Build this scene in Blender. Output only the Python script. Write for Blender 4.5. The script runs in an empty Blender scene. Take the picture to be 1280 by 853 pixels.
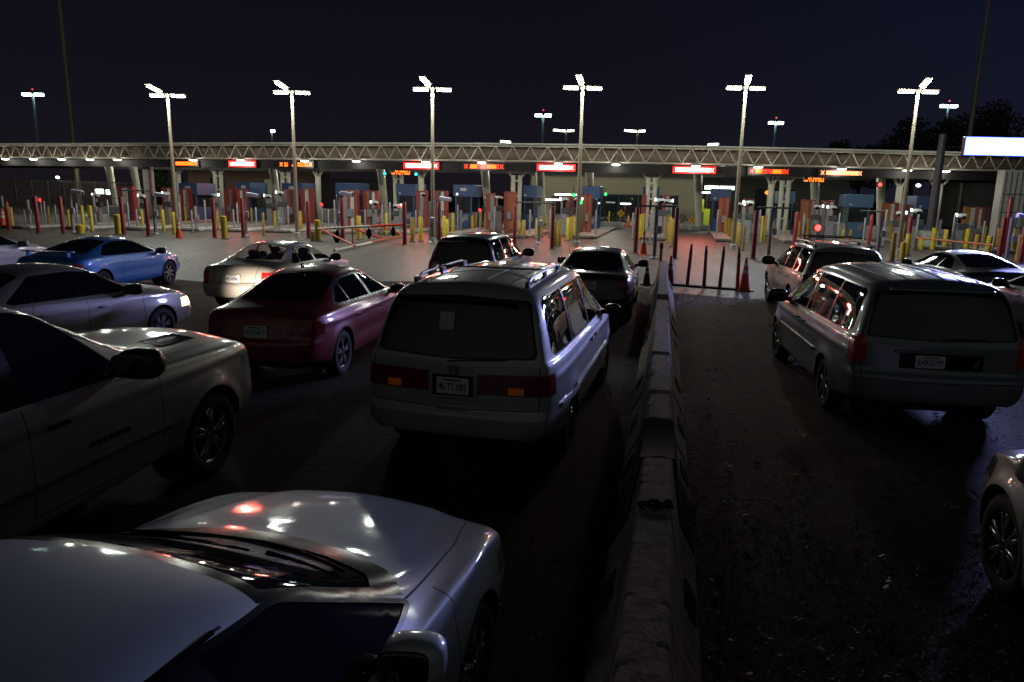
import bpy, bmesh, math, random
from mathutils import Vector, Matrix
from mathutils.bvhtree import BVHTree
random.seed(7)
S = bpy.context.scene
C = S.collection
PI = math.pi

# ---------------------------------------------------------------- camera maths (photo pixels 1280x853)
CH, CF, HY, RO = 2.6, 900.0, 242.0, math.radians(1.15)
PT = math.atan((426.5-HY)/CF)
_R = Vector((1,0,0)); _U = Vector((0,math.sin(PT),math.cos(PT))); F_ = Vector((0,math.cos(PT),-math.sin(PT)))
R_ = math.cos(RO)*_R+math.sin(RO)*_U
U_ = -math.sin(RO)*_R+math.cos(RO)*_U
def ray(px,py): return F_+R_*((px-640)/CF)-U_*((py-426.5)/CF)
def G(px,py,z=0.0):
    d = ray(px,py); t = (z-CH)/d.z
    return Vector((d.x*t,d.y*t,z))
def AT(px,py,D):
    d = ray(px,py); t = D/d.y
    return Vector((d.x*t,D,CH+d.z*t))
def YH(px): return HY+(px-640)*math.tan(RO)

# ---------------------------------------------------------------- materials
def new_mat(name):
    m = bpy.data.materials.new(name); m.use_nodes = True
    nt = m.node_tree; b = nt.nodes['Principled BSDF']
    return m, nt, b
def mat(name, col, rough=.6, metal=0.0, coat=0.0, noise=0.0, nscale=8.0, bump=0.0, bscale=40.0, spec=.5, rn=0.0):
    m, nt, b = new_mat(name)
    b.inputs['Base Color'].default_value = (*col,1); b.inputs['Roughness'].default_value = rough
    b.inputs['Metallic'].default_value = metal; b.inputs['Coat Weight'].default_value = coat
    b.inputs['Coat Roughness'].default_value = .06
    b.inputs['Specular IOR Level'].default_value = spec
    tc = nt.nodes.new('ShaderNodeTexCoord')
    if noise or rn:
        n = nt.nodes.new('ShaderNodeTexNoise'); n.inputs['Scale'].default_value = nscale; n.inputs['Detail'].default_value = 8
        n.inputs['Roughness'].default_value = .65
        nt.links.new(tc.outputs['Object'], n.inputs['Vector'])
        if noise:
            r = nt.nodes.new('ShaderNodeValToRGB')
            r.color_ramp.elements[0].position = .3; r.color_ramp.elements[1].position = .7
            r.color_ramp.elements[0].color = tuple(c*(1-noise) for c in col)+(1,)
            r.color_ramp.elements[1].color = tuple(min(1,c*(1+noise*.7)) for c in col)+(1,)
            nt.links.new(n.outputs['Fac'], r.inputs['Fac']); nt.links.new(r.outputs['Color'], b.inputs['Base Color'])
        if rn:
            mr = nt.nodes.new('ShaderNodeMapRange'); mr.inputs['To Min'].default_value = max(.02,rough-rn); mr.inputs['To Max'].default_value = rough+rn
            mr.inputs['From Min'].default_value = .3; mr.inputs['From Max'].default_value = .7
            nt.links.new(n.outputs['Fac'], mr.inputs['Value']); nt.links.new(mr.outputs['Result'], b.inputs['Roughness'])
    if bump:
        n2 = nt.nodes.new('ShaderNodeTexNoise'); n2.inputs['Scale'].default_value = bscale; n2.inputs['Detail'].default_value = 6
        nt.links.new(tc.outputs['Object'], n2.inputs['Vector'])
        bp = nt.nodes.new('ShaderNodeBump'); bp.inputs['Strength'].default_value = bump; bp.inputs['Distance'].default_value = .02
        nt.links.new(n2.outputs['Fac'], bp.inputs['Height']); nt.links.new(bp.outputs['Normal'], b.inputs['Normal'])
    return m
def emit(name, col, st):
    m, nt, b = new_mat(name)
    b.inputs['Base Color'].default_value = (*[min(1,c*.5) for c in col],1)
    b.inputs['Emission Color'].default_value = (*col,1); b.inputs['Emission Strength'].default_value = st
    b.inputs['Roughness'].default_value = .4
    return m
def paint(name, col, metal=.5, rough=.32, dust=.25):
    metal *= .5; rough += .10
    m, nt, b = new_mat(name)
    tc = nt.nodes.new('ShaderNodeTexCoord')
    n = nt.nodes.new('ShaderNodeTexNoise'); n.inputs['Scale'].default_value = 2.2; n.inputs['Detail'].default_value = 9; n.inputs['Roughness'].default_value = .7
    nt.links.new(tc.outputs['Object'], n.inputs['Vector'])
    mx = nt.nodes.new('ShaderNodeMix'); mx.data_type = 'RGBA'
    mx.inputs[6].default_value = (*col,1); mx.inputs[7].default_value = (*[c*.6+.05 for c in col],1)
    sc = nt.nodes.new('ShaderNodeMath'); sc.operation = 'MULTIPLY'; sc.inputs[1].default_value = dust
    nt.links.new(n.outputs['Fac'], sc.inputs[0]); nt.links.new(sc.outputs[0], mx.inputs[0])
    nt.links.new(mx.outputs[2], b.inputs['Base Color'])
    b.inputs['Metallic'].default_value = metal; b.inputs['Roughness'].default_value = rough
    b.inputs['Coat Weight'].default_value = 1.0
    mr = nt.nodes.new('ShaderNodeMapRange'); mr.inputs['From Min'].default_value = .35; mr.inputs['From Max'].default_value = .75
    mr.inputs['To Min'].default_value = .03; mr.inputs['To Max'].default_value = .16
    nt.links.new(n.outputs['Fac'], mr.inputs['Value']); nt.links.new(mr.outputs['Result'], b.inputs['Coat Roughness'])
    # very faint orange peel
    n2 = nt.nodes.new('ShaderNodeTexNoise'); n2.inputs['Scale'].default_value = 5.0; n2.inputs['Detail'].default_value = 2
    nt.links.new(tc.outputs['Object'], n2.inputs['Vector'])
    bp = nt.nodes.new('ShaderNodeBump'); bp.inputs['Strength'].default_value = .05; bp.inputs['Distance'].default_value = .02
    nt.links.new(n2.outputs['Fac'], bp.inputs['Height']); nt.links.new(bp.outputs['Normal'], b.inputs['Coat Normal'])
    return m
def glass(name, col=(.006,.008,.009), alpha=1.0):
    m, nt, b = new_mat(name)
    b.inputs['Base Color'].default_value = (*col,1); b.inputs['Roughness'].default_value = .035
    b.inputs['Specular IOR Level'].default_value = .6; b.inputs['Coat Weight'].default_value = .4
    if alpha < 1: b.inputs['Alpha'].default_value = alpha
    return m
M = {}
M['glass'] = glass('tinted car glass')
M['clear'] = glass('clear car glass', (.012,.016,.017), .38)
M['black'] = mat('black plastic trim', (.010,.010,.011), .22, noise=.3, spec=.22)
M['gloss_black'] = mat('gloss black trim', (.008,.008,.009), .12)
M['seam'] = mat('panel gap', (.003,.003,.003), .8)
M['rubber'] = mat('tyre rubber', (.018,.018,.018), .8, noise=.35, nscale=14)
M['alloy'] = mat('alloy wheel metal', (.42,.43,.44), .28, .9, rn=.1, nscale=20)
M['alloy_dark'] = mat('dark alloy wheel metal', (.16,.16,.17), .3, .9)
M['well'] = mat('wheel well liner', (.01,.01,.01), .9)
M['chrome'] = mat('chrome', (.7,.7,.72), .1, 1.0)
M['tail'] = mat('red lamp lens', (.16,.004,.006), .2, coat=.3)
M['tail_dim'] = emit('red lamp lens faintly lit', (.6,.012,.012), .03)
M['amber'] = mat('amber lamp lens', (.5,.14,.01), .15, coat=1)
M['amber_lit'] = emit('amber lamp lens lit', (1,.22,.015), .02)
M['head'] = mat('headlamp lens', (.42,.43,.44), .12, .5, coat=1)
M['head_lit'] = emit('headlamp lens lit', (1,.66,.3), 5.0)
M['plate'] = mat('number plate white', (.62,.64,.66), .4, noise=.15)
M['plate_blue'] = mat('number plate letters', (.03,.04,.12), .4)
M['seat'] = mat('seat fabric', (.12,.05,.045), .8, noise=.3)
M['concrete'] = mat('barrier concrete', (.31,.235,.19), .85, noise=.75, nscale=11, bump=.3, bscale=45)
M['barrier_grime'] = mat('black grime', (.010,.010,.010), .85, noise=.5, spec=.15)
M['kerb'] = mat('kerb concrete', (.42,.41,.37), .8, noise=.3, nscale=3)
M['yellow'] = mat('yellow bollard paint', (.50,.36,.025), .5, noise=.35, nscale=5)
M['yellow_old'] = mat('faded yellow bollard paint', (.36,.23,.03), .6, noise=.5, nscale=7)
M['dred'] = mat('dark red post paint', (.22,.014,.02), .45, noise=.35, nscale=4)
M['redc'] = mat('red orange plastic', (.75,.07,.03), .45, noise=.3, nscale=9)
M['redb'] = mat('red panel paint', (.34,.06,.05), .5, noise=.25)
M['orangeb'] = mat('orange panel paint', (.42,.13,.06), .5, noise=.2)
M['whiteb'] = mat('white panel paint', (.66,.62,.58), .5, noise=.3)
M['grey'] = mat('grey galvanised steel', (.33,.33,.35), .45, .5, noise=.25)
M['dgrey'] = mat('dark grey steel', (.09,.09,.1), .5, .4, noise=.3)
M['violet_grey'] = mat('grey violet painted steel', (.20,.18,.24), .5, noise=.3)
M['cream'] = mat('cream painted steel', (.62,.60,.48), .5, noise=.15, nscale=2)
M['truss'] = mat('pale truss steel', (.60,.57,.47), .5, noise=.15, nscale=2)
M['drum'] = mat('brown duct', (.30,.22,.17), .6, noise=.2, nscale=1.5)
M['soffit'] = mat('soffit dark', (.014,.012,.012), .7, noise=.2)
M['roof'] = mat('roof sheet', (.78,.76,.70), .5)
M['tail_bright'] = mat('bright red lamp lens', (.42,.012,.012), .2, coat=.6)
M['blue'] = mat('blue booth steel', (.05,.10,.24), .45, noise=.2)
M['blue2'] = mat('pale blue booth steel', (.09,.18,.32), .45, noise=.2)
M['dglass'] = glass('booth glass', (.02,.03,.035))
M['sign_black'] = mat('sign housing', (.012,.012,.012), .5)
M['camwhite'] = mat('camera housing white', (.7,.7,.72), .4)
M['tanwall'] = mat('tan stucco', (.40,.37,.27), .8, noise=.12, nscale=.6)
M['brownwall'] = mat('brown wall', (.20,.11,.09), .8, noise=.2, nscale=.7)
M['greywall'] = mat('grey wall', (.20,.20,.19), .8, noise=.2, nscale=.7)
M['leaf'] = mat('dark leaves', (.035,.06,.02), .7, noise=.5, nscale=3)
M['bark'] = mat('bark', (.08,.06,.045), .9)
M['diamond'] = mat('yellow orange warning sign', (.85,.45,.03), .5)
M['vest'] = mat('yellow green sheet', (.55,.7,.05), .6)
M['pole'] = mat('lamp pole bronze paint', (.26,.22,.165), .45, .3, noise=.15)
M['pole_dark'] = mat('dark pole paint', (.05,.045,.06), .5, .2)
M['lampwhite'] = emit('lamp lens white', (.86,1,.93), 26.0)
M['lampfar'] = emit('far lamp lens', (.75,1,1), 14.0)
M['canopylamp'] = emit('canopy lamp lens', (1,.97,.85), 11.0)
M['tube'] = emit('fluorescent tube', (.92,1,.9), 5.0)
M['led_white_red'] = emit('overbright red led', (1,.11,.09), 24.0)
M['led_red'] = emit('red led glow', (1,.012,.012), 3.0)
M['led_red2'] = emit('red led text', (1,.03,.01), 3.4)
M['led_orange'] = emit('orange led text', (1,.085,.006), 5.0)
M['led_amber'] = emit('amber led text', (1,.14,.01), 4.2)
M['led_pink'] = emit('pale orange led text', (1,.24,.10), 3.6)
M['led_blue_white'] = emit('white blue led panel', (.62,.66,1), 26.0)
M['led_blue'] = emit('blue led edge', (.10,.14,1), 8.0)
M['beacon'] = emit('red beacon', (1,.02,.015), 14.0)
M['red_dot'] = emit('small red warning light', (1,.05,.08), .7)
M['green'] = emit('green signal', (.02,1,.10), 5.0)
M['teal'] = emit('teal signal', (.02,.75,.8), 3.5)

# ---------------------------------------------------------------- object helpers
def link(o, parent=None):
    C.objects.link(o)
    if parent: o.parent = parent
    return o
def tag(o, label=None, cat=None, group=None, kind=None):
    if label: o['label'] = label
    if cat: o['category'] = cat
    if group: o['group'] = group
    if kind: o['kind'] = kind
    return o
def thing(name, label, cat, loc=(0,0,0), rotz=0, group=None):
    o = bpy.data.objects.new(name, None); o.empty_display_size = .2
    link(o); o.location = loc; o.rotation_euler = (0,0,rotz)
    return tag(o,label,cat,group)
def obj(name, bm, mats, parent=None, smooth=False, loc=None):
    me = bpy.data.meshes.new(name); bm.to_mesh(me); bm.free()
    if not isinstance(mats,(list,tuple)): mats = [mats]
    for m in mats: me.materials.append(M[m] if isinstance(m,str) else m)
    if smooth:
        for p in me.polygons: p.use_smooth = True
        if smooth == 'auto': me.set_sharp_from_angle(angle=math.radians(40))
    o = bpy.data.objects.new(name, me)
    if loc is not None: o.location = loc
    return link(o,parent)
def B(): return bmesh.new()
def box(bm, c, s, mi=0, rot=None, bev=0.0, seg=1):
    r = bmesh.ops.create_cube(bm, size=1.0)
    vs = r['verts']
    mt = Matrix.Diagonal((s[0],s[1],s[2],1))
    if rot is not None:
        mt = (rot.to_4x4() if hasattr(rot,'to_4x4') else rot) @ mt
    mt = Matrix.Translation(c) @ mt
    bmesh.ops.transform(bm, matrix=mt, verts=vs)
    fs = list({f for v in vs for f in v.link_faces})
    for f in fs: f.material_index = mi
    if bev:
        es = list({e for v in vs for e in v.link_edges})
        rr = bmesh.ops.bevel(bm, geom=es, offset=bev, segments=seg, affect='EDGES', profile=.5)
        for f in rr['faces']: f.material_index = mi
    return vs
def tube(bm, a, b, r0, r1=None, n=10, mi=0, cap=True):
    a = Vector(a); b = Vector(b); r1 = r0 if r1 is None else r1
    d = b-a; L = d.length
    if L < 1e-6: return
    q = d.to_track_quat('Z','Y').to_matrix().to_4x4()
    r = bmesh.ops.create_cone(bm, cap_ends=cap, segments=n, radius1=r0, radius2=max(r1,1e-4), depth=L)
    bmesh.ops.transform(bm, matrix=Matrix.Translation((a+b)/2) @ q, verts=r['verts'])
    for f in {f for v in r['verts'] for f in v.link_faces}: f.material_index = mi
def lathe(bm, prof, n=24, axis='z', mi=0, c=(0,0,0)):
    c = Vector(c); rings = []
    for (r,h) in prof:
        ring = []
        for k in range(n):
            a = 2*PI*k/n
            if axis=='z': p = Vector((r*math.cos(a), r*math.sin(a), h))
            else: p = Vector((r*math.cos(a), h, r*math.sin(a)))
            ring.append(bm.verts.new(c+p))
        rings.append(ring)
    for i in range(len(rings)-1):
        for k in range(n):
            f = bm.faces.new((rings[i][k],rings[i][(k+1)%n],rings[i+1][(k+1)%n],rings[i+1][k])); f.material_index = mi
    return rings
def quad(bm, pts, mi=0):
    f = bm.faces.new([bm.verts.new(Vector(p)) for p in pts]); f.material_index = mi; return f
def blob(bm, c, s, p=2.6, nu=16, nv=10, mi=0, rot=None):
    """superellipsoid"""
    def sg(v,e): return math.copysign(abs(v)**e, v)
    e = 2/p; rows = []
    for i in range(nv+1):
        th = -PI/2+PI*i/nv; row = []
        for j in range(nu):
            ph = 2*PI*j/nu
            v = Vector((s[0]*sg(math.cos(th),e)*sg(math.cos(ph),e), s[1]*sg(math.cos(th),e)*sg(math.sin(ph),e), s[2]*sg(math.sin(th),e)))
            if rot is not None: v = rot @ v
            row.append(bm.verts.new(Vector(c)+v))
        rows.append(row)
    for i in range(nv):
        for j in range(nu):
            f = bm.faces.new((rows[i][j],rows[i][(j+1)%nu],rows[i+1][(j+1)%nu],rows[i+1][j])); f.material_index = mi
    bmesh.ops.remove_doubles(bm, verts=rows[0]+rows[-1], dist=1e-5)
def text_bm(txt, size, depth=.002):
    cu = bpy.data.curves.new('t','FONT'); cu.body = txt; cu.size = size; cu.extrude = depth; cu.align_x = 'CENTER'; cu.align_y = 'CENTER'; cu.offset = size*.01
    o = bpy.data.objects.new('t',cu); C.objects.link(o)
    dg = bpy.context.evaluated_depsgraph_get(); dg.update()
    me = bpy.data.meshes.new_from_object(o.evaluated_get(dg))
    C.objects.unlink(o); bpy.data.objects.remove(o)
    bm = bmesh.new(); bm.from_mesh(me); bpy.data.meshes.remove(me)
    return bm
# ---------------------------------------------------------------- car builder
# station: x, half width, sill z, shoulder z, top x, rail half width, roof z, centre z
SED = [(-2.14,.79,.34,.93,-2.12,.60,.97,1.00),(-1.88,.86,.25,.96,-1.88,.66,1.02,1.05),(-1.58,.885,.22,.965,-1.62,.69,1.045,1.08),
 (-1.20,.895,.21,.955,-1.08,.62,1.27,1.31),(-.70,.90,.20,.94,-.60,.575,1.405,1.445),(-.10,.90,.20,.925,-.10,.565,1.43,1.47),
 (.42,.90,.20,.91,.26,.575,1.385,1.43),(.80,.90,.20,.90,.72,.64,1.18,1.23),(1.12,.895,.22,.885,1.14,.71,.985,1.03),
 (1.55,.88,.24,.85,1.55,.66,.925,.965),(1.93,.84,.26,.78,1.93,.57,.83,.865),(2.14,.77,.30,.69,2.12,.50,.725,.755)]
CLS = [(-2.20,.80,.34,.92,-2.18,.62,.97,.99),(-1.90,.86,.26,.95,-1.90,.68,1.01,1.03),(-1.50,.875,.23,.95,-1.52,.70,1.03,1.05),
 (-1.15,.88,.22,.945,-1.00,.62,1.28,1.31),(-.78,.88,.21,.935,-.66,.59,1.375,1.405),(-.10,.88,.20,.92,-.10,.58,1.40,1.43),
 (.38,.88,.20,.91,.24,.59,1.36,1.40),(.72,.88,.21,.90,.66,.65,1.16,1.20),(1.02,.875,.22,.89,1.04,.71,.97,1.0),
 (1.55,.865,.24,.85,1.55,.66,.91,.94),(2.0,.83,.27,.78,2.0,.60,.84,.86),(2.2,.77,.32,.68,2.18,.52,.72,.75)]
COU = [(-2.08,.78,.34,.90,-2.06,.58,.95,.97),(-1.82,.85,.26,.94,-1.82,.64,.99,1.01),(-1.60,.87,.23,.945,-1.62,.67,1.02,1.05),
 (-1.15,.88,.21,.93,-.98,.58,1.22,1.25),(-.65,.88,.20,.91,-.45,.56,1.32,1.355),(.0,.88,.20,.895,.0,.56,1.335,1.375),
 (.45,.88,.20,.885,.32,.57,1.28,1.32),(.85,.88,.21,.875,.80,.64,1.10,1.14),(1.20,.87,.22,.86,1.22,.70,.95,.98),
 (1.58,.86,.24,.82,1.58,.64,.88,.91),(1.92,.82,.26,.74,1.92,.56,.79,.82),(2.1,.75,.30,.66,2.08,.50,.69,.71)]
VAN = [(-2.38,.88,.40,1.03,-2.20,.70,1.62,1.66),(-2.12,.945,.30,1.03,-2.02,.73,1.68,1.725),(-1.4,.96,.24,1.03,-1.38,.745,1.70,1.755),
 (-.5,.96,.22,1.02,-.5,.745,1.71,1.765),(.25,.96,.22,1.01,.15,.735,1.69,1.745),(.72,.96,.22,1.0,.52,.715,1.61,1.665),
 (1.22,.96,.24,.99,1.12,.74,1.32,1.37),(1.66,.945,.26,.97,1.68,.76,1.06,1.10),(2.02,.91,.28,.90,2.02,.66,.96,1.0),(2.32,.83,.33,.76,2.3,.55,.80,.84)]
SUV = [(-2.26,.85,.48,1.06,-2.14,.66,1.64,1.68),(-1.98,.915,.38,1.08,-1.92,.69,1.70,1.745),(-1.3,.93,.34,1.08,-1.28,.70,1.725,1.77),
 (-.45,.93,.33,1.075,-.45,.70,1.73,1.775),(.15,.93,.33,1.065,.05,.69,1.70,1.75),(.48,.93,.34,1.06,.30,.68,1.64,1.69),
 (.84,.93,.35,1.06,.74,.71,1.38,1.42),(1.14,.925,.37,1.055,1.15,.76,1.13,1.165),(1.6,.92,.40,1.04,1.6,.72,1.09,1.13),
 (2.04,.89,.42,.99,2.04,.64,1.03,1.07),(2.26,.83,.46,.90,2.24,.58,.93,.96)]
def sm(a,b,x):
    t = min(1,max(0,(x-a)/(b-a))); return t*t*(3-2*t)
def cage(st, van, fb=.11, rb=.08):
    bm = bmesh.new(); cr = bm.edges.layers.float.new('crease_edge')
    W = max(s[1] for s in st); X0 = st[0][0]; X1 = st[-1][0]
    rings = []
    for i,(x,w,zl,zs,gx,gw,gz,gc) in enumerate(st):
        gh = gz-zs > .16
        p5x = x if not gh else x+(gx-x)*.06
        pts = [(x,w*.86,zl),(x,w*.965,zl+.05),(x,w*1.0,zl+.24),(x,w*1.005,zs-.20),(x,w*.965,zs),
               (p5x,w*(.935 if gh else .885),zs+(.035 if gh else .022)),
               (gx,gw,gz-(.055 if gh else .02)),(gx,gw*.74,gz+(.0)),(gx,0,gc)]
        L = [bm.verts.new((px,py,pz)) for px,py,pz in pts]
        Rr = [bm.verts.new((px,-py,pz)) for px,py,pz in pts[:-1]]+[L[8]]
        rings.append((L,Rr))
    for i in range(len(rings)-1):
        for s in (0,1):
            a = rings[i][s]; b = rings[i+1][s]
            for k in range(8):
                q = (a[k],a[k+1],b[k+1],b[k]) if s else (a[k],b[k],b[k+1],a[k+1])
                bm.faces.new(q)
    def capend(ring, m, offs, sgn):
        L,Rr = ring
        cols = list(range(m,9)); full = [L[k] for k in cols]+[Rr[k] for k in reversed(cols[:-1])]
        n = len(full); ym = L[m].co.y
        rows = []
        for r in range(m):
            row = []
            for c in range(n):
                if c == 0: row.append(L[r]); continue
                if c == n-1: row.append(Rr[r]); continue
                u = full[c].co.y/ym
                base = L[r].co
                zz = base.z + (0 if r>0 else .0)
                dx = offs[r]*(1-u*u)**.6
                row.append(bm.verts.new((base.x+sgn*dx, base.y*u, zz)))
            rows.append(row)
        rows.append(full)
        for r in range(m):
            for c in range(n-1):
                q = (rows[r][c],rows[r][c+1],rows[r+1][c+1],rows[r+1][c])
                bm.faces.new(q if sgn>0 else tuple(reversed(q)))
    capend(rings[-1],4,[fb*.6,fb*1.15,fb*1.3,fb*.9],1)
    if van: capend(rings[0],6,[rb*.5,rb,rb,rb*.7,rb*.55,rb*.5],-1)
    else: capend(rings[0],4,[rb*.5,rb*1.1,rb*1.2,rb*.7],-1)
    # plan curvature of nose and tail
    for v in bm.verts:
        u = (abs(v.co.y)/W)
        t = sm(X1-.9,X1,v.co.x); v.co.x -= .17*u**2.4*t
        t = 1-sm(X0,X0+.7,v.co.x); v.co.x += (.07 if van else .12)*u**2.6*t
    bmesh.ops.recalc_face_normals(bm, faces=bm.faces)
    for (L,Rr) in rings: pass
    for i in range(len(rings)-1):
        for s in (0,1):
            for k,c in ((4,.35),(5,.4),(6,.15),(1,.3)):
                e = bm.edges.get((rings[i][s][k],rings[i+1][s][k]))
                if e: e[cr] = c
    if van:
        for s in (0,1):
            for k in range(1,6):
                e = bm.edges.get((rings[0][s][k],rings[0][s][k+1])); 
                if e: e[cr] = .35
    return bm
def poly_planes(poly, ax):
    # convex polygon, any order -> outward planes
    cx = sum(p[0] for p in poly)/len(poly); cy = sum(p[1] for p in poly)/len(poly)
    out = []
    for i in range(len(poly)):
        a = poly[i]; b = poly[(i+1)%len(poly)]
        n = (b[1]-a[1], -(b[0]-a[0])); l = math.hypot(*n)
        if l < 1e-7: continue
        n = (n[0]/l,n[1]/l)
        if (a[0]-cx)*n[0]+(a[1]-cy)*n[1] < 0: n = (-n[0],-n[1])
        co = [0,0,0]; no = [0,0,0]
        co[ax[0]] = a[0]; co[ax[1]] = a[1]; no[ax[0]] = n[0]; no[ax[1]] = n[1]
        out.append((Vector(co),Vector(no)))
    return out
def cut(bm, planes, sel):
    fs = []
    for f in bm.faces:
        if not sel(f): continue
        bad = False
        for co,no in planes:
            if all((v.co-co).dot(no) > 1e-6 for v in f.verts): bad = True; break
        if not bad: fs.append(f)
    for co,no in planes:
        if not fs: return []
        g = list({*fs,*[e for f in fs for e in f.edges],*[v for f in fs for v in f.verts]})
        r = bmesh.ops.bisect_plane(bm, geom=g, dist=1e-5, plane_co=co, plane_no=no)
        fs = [x for x in r['geom'] if isinstance(x,bmesh.types.BMFace) and (x.calc_center_median()-co).dot(no) < 0]
    return fs
def rpoly(poly, r=.04, n=4):
    """round the corners of a convex polygon"""
    out = []; N = len(poly)
    for i in range(N):
        p = Vector(poly[i]); a = Vector(poly[i-1]); b = Vector(poly[(i+1)%N])
        rr = min(r,(a-p).length*.45,(b-p).length*.45)
        s = p+(a-p).normalized()*rr; e = p+(b-p).normalized()*rr
        for k in range(n+1):
            t = k/n; out.append(tuple((1-t)**2*s+2*t*(1-t)*p+t*t*e))
    return out
def wheel(root, x, y, r, w, style, rimmat, side):
    bm = B()
    pr = [(r*.64,-w*.42),(r*.70,-w*.5),(r*.88,-w*.5),(r*.97,-w*.42),(r,-w*.28),(r,w*.28),(r*.97,w*.42),(r*.88,w*.5),(r*.70,w*.5),(r*.64,w*.42)]
    lathe(bm, pr, 40, 'y')
    # tread blocks
    for k in range(40):
        a = 2*PI*k/40
        for yy in (-w*.2,w*.2):
            box(bm,(math.cos(a)*(r+.001),yy,math.sin(a)*(r+.001)),(.012,w*.24,.03),rot=Matrix.Rotation(-a,3,'Y'))
    wob = obj('wheel', bm, 'rubber', root, True, (x,y,r))
    bm = B()
    R = r*.66; yo = side*w*.40
    lathe(bm,[(R*1.0,side*w*.45),(R*1.02,side*w*.40),(R*.93,side*w*.34),(R*.90,-side*w*.3)],40,'y',0)
    n,dbl = style
    rg = lathe(bm,[(R*.9,-side*w*.1),(0.001,-side*w*.1)],24,'y',1)
    lathe(bm,[(0.001,yo+side*.012),(R*.16,yo+side*.010),(R*.22,yo-side*.01),(R*.22,-side*w*.1)],20,'y',0)
    for k in range(n):
        a = 2*PI*k/n+.3
        for da in ((-.16,.16) if dbl else (0,)):
            aa = a+da; 
            p0 = Vector((math.cos(a+da*.4)*R*.15,yo,math.sin(a+da*.4)*R*.15)); p1 = Vector((math.cos(aa)*R*.96,yo-side*.012,math.sin(aa)*R*.96))
            d = p1-p0; ang = math.atan2(d.z,d.x)
            wd = R*(.17 if dbl else (.36 if n<=5 else .22))
            vs = box(bm,(p0+p1)/2,(d.length,.03,wd),rot=Matrix.Rotation(-ang,3,'Y'),bev=.008)
    for k in range(5):
        a = 2*PI*k/5; tube(bm,(math.cos(a)*R*.12,yo+side*.006,math.sin(a)*R*.12),(math.cos(a)*R*.12,yo+side*.018,math.sin(a)*R*.12),.009,n=6,mi=1)
    obj('rim', bm, [rimmat,'well'], wob, 'auto')
def plate(root, c, nrm_sign, txt, lit=False, tilt=0.0, w=.32, h=.16):
    """c: centre; plate facing -x (nrm_sign -1) or +x"""
    bm = B(); rot = Matrix.Rotation(tilt,3,'Y')
    box(bm, c, (.012,w,h), 0, rot, .004)
    p = obj('number_plate', bm, 'plate', root)
    if txt:
        t = text_bm(txt, h*.62)
        xs = [v.co.x for v in t.verts]; kx = w*.86/(max(xs)-min(xs)); cxm = (max(xs)+min(xs))/2
        for v in t.verts: v.co.x = (v.co.x-cxm)*kx
        s = nrm_sign
        mt = Matrix.Translation(Vector(c)+Vector((s*.0085,0,-h*.06))) @ rot.to_4x4() @ Matrix(((0,0,s,0),(s,0,0,0),(0,1,0,0),(0,0,0,1)))
        bmesh.ops.transform(t, matrix=mt, verts=t.verts)
        box(t,Vector(c)+Vector((s*.0085,0,h*.36)),(.002,w*.55,h*.09),1)
        obj('plate_lettering', t, ['plate_blue','dred'], p)
    return p
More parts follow.
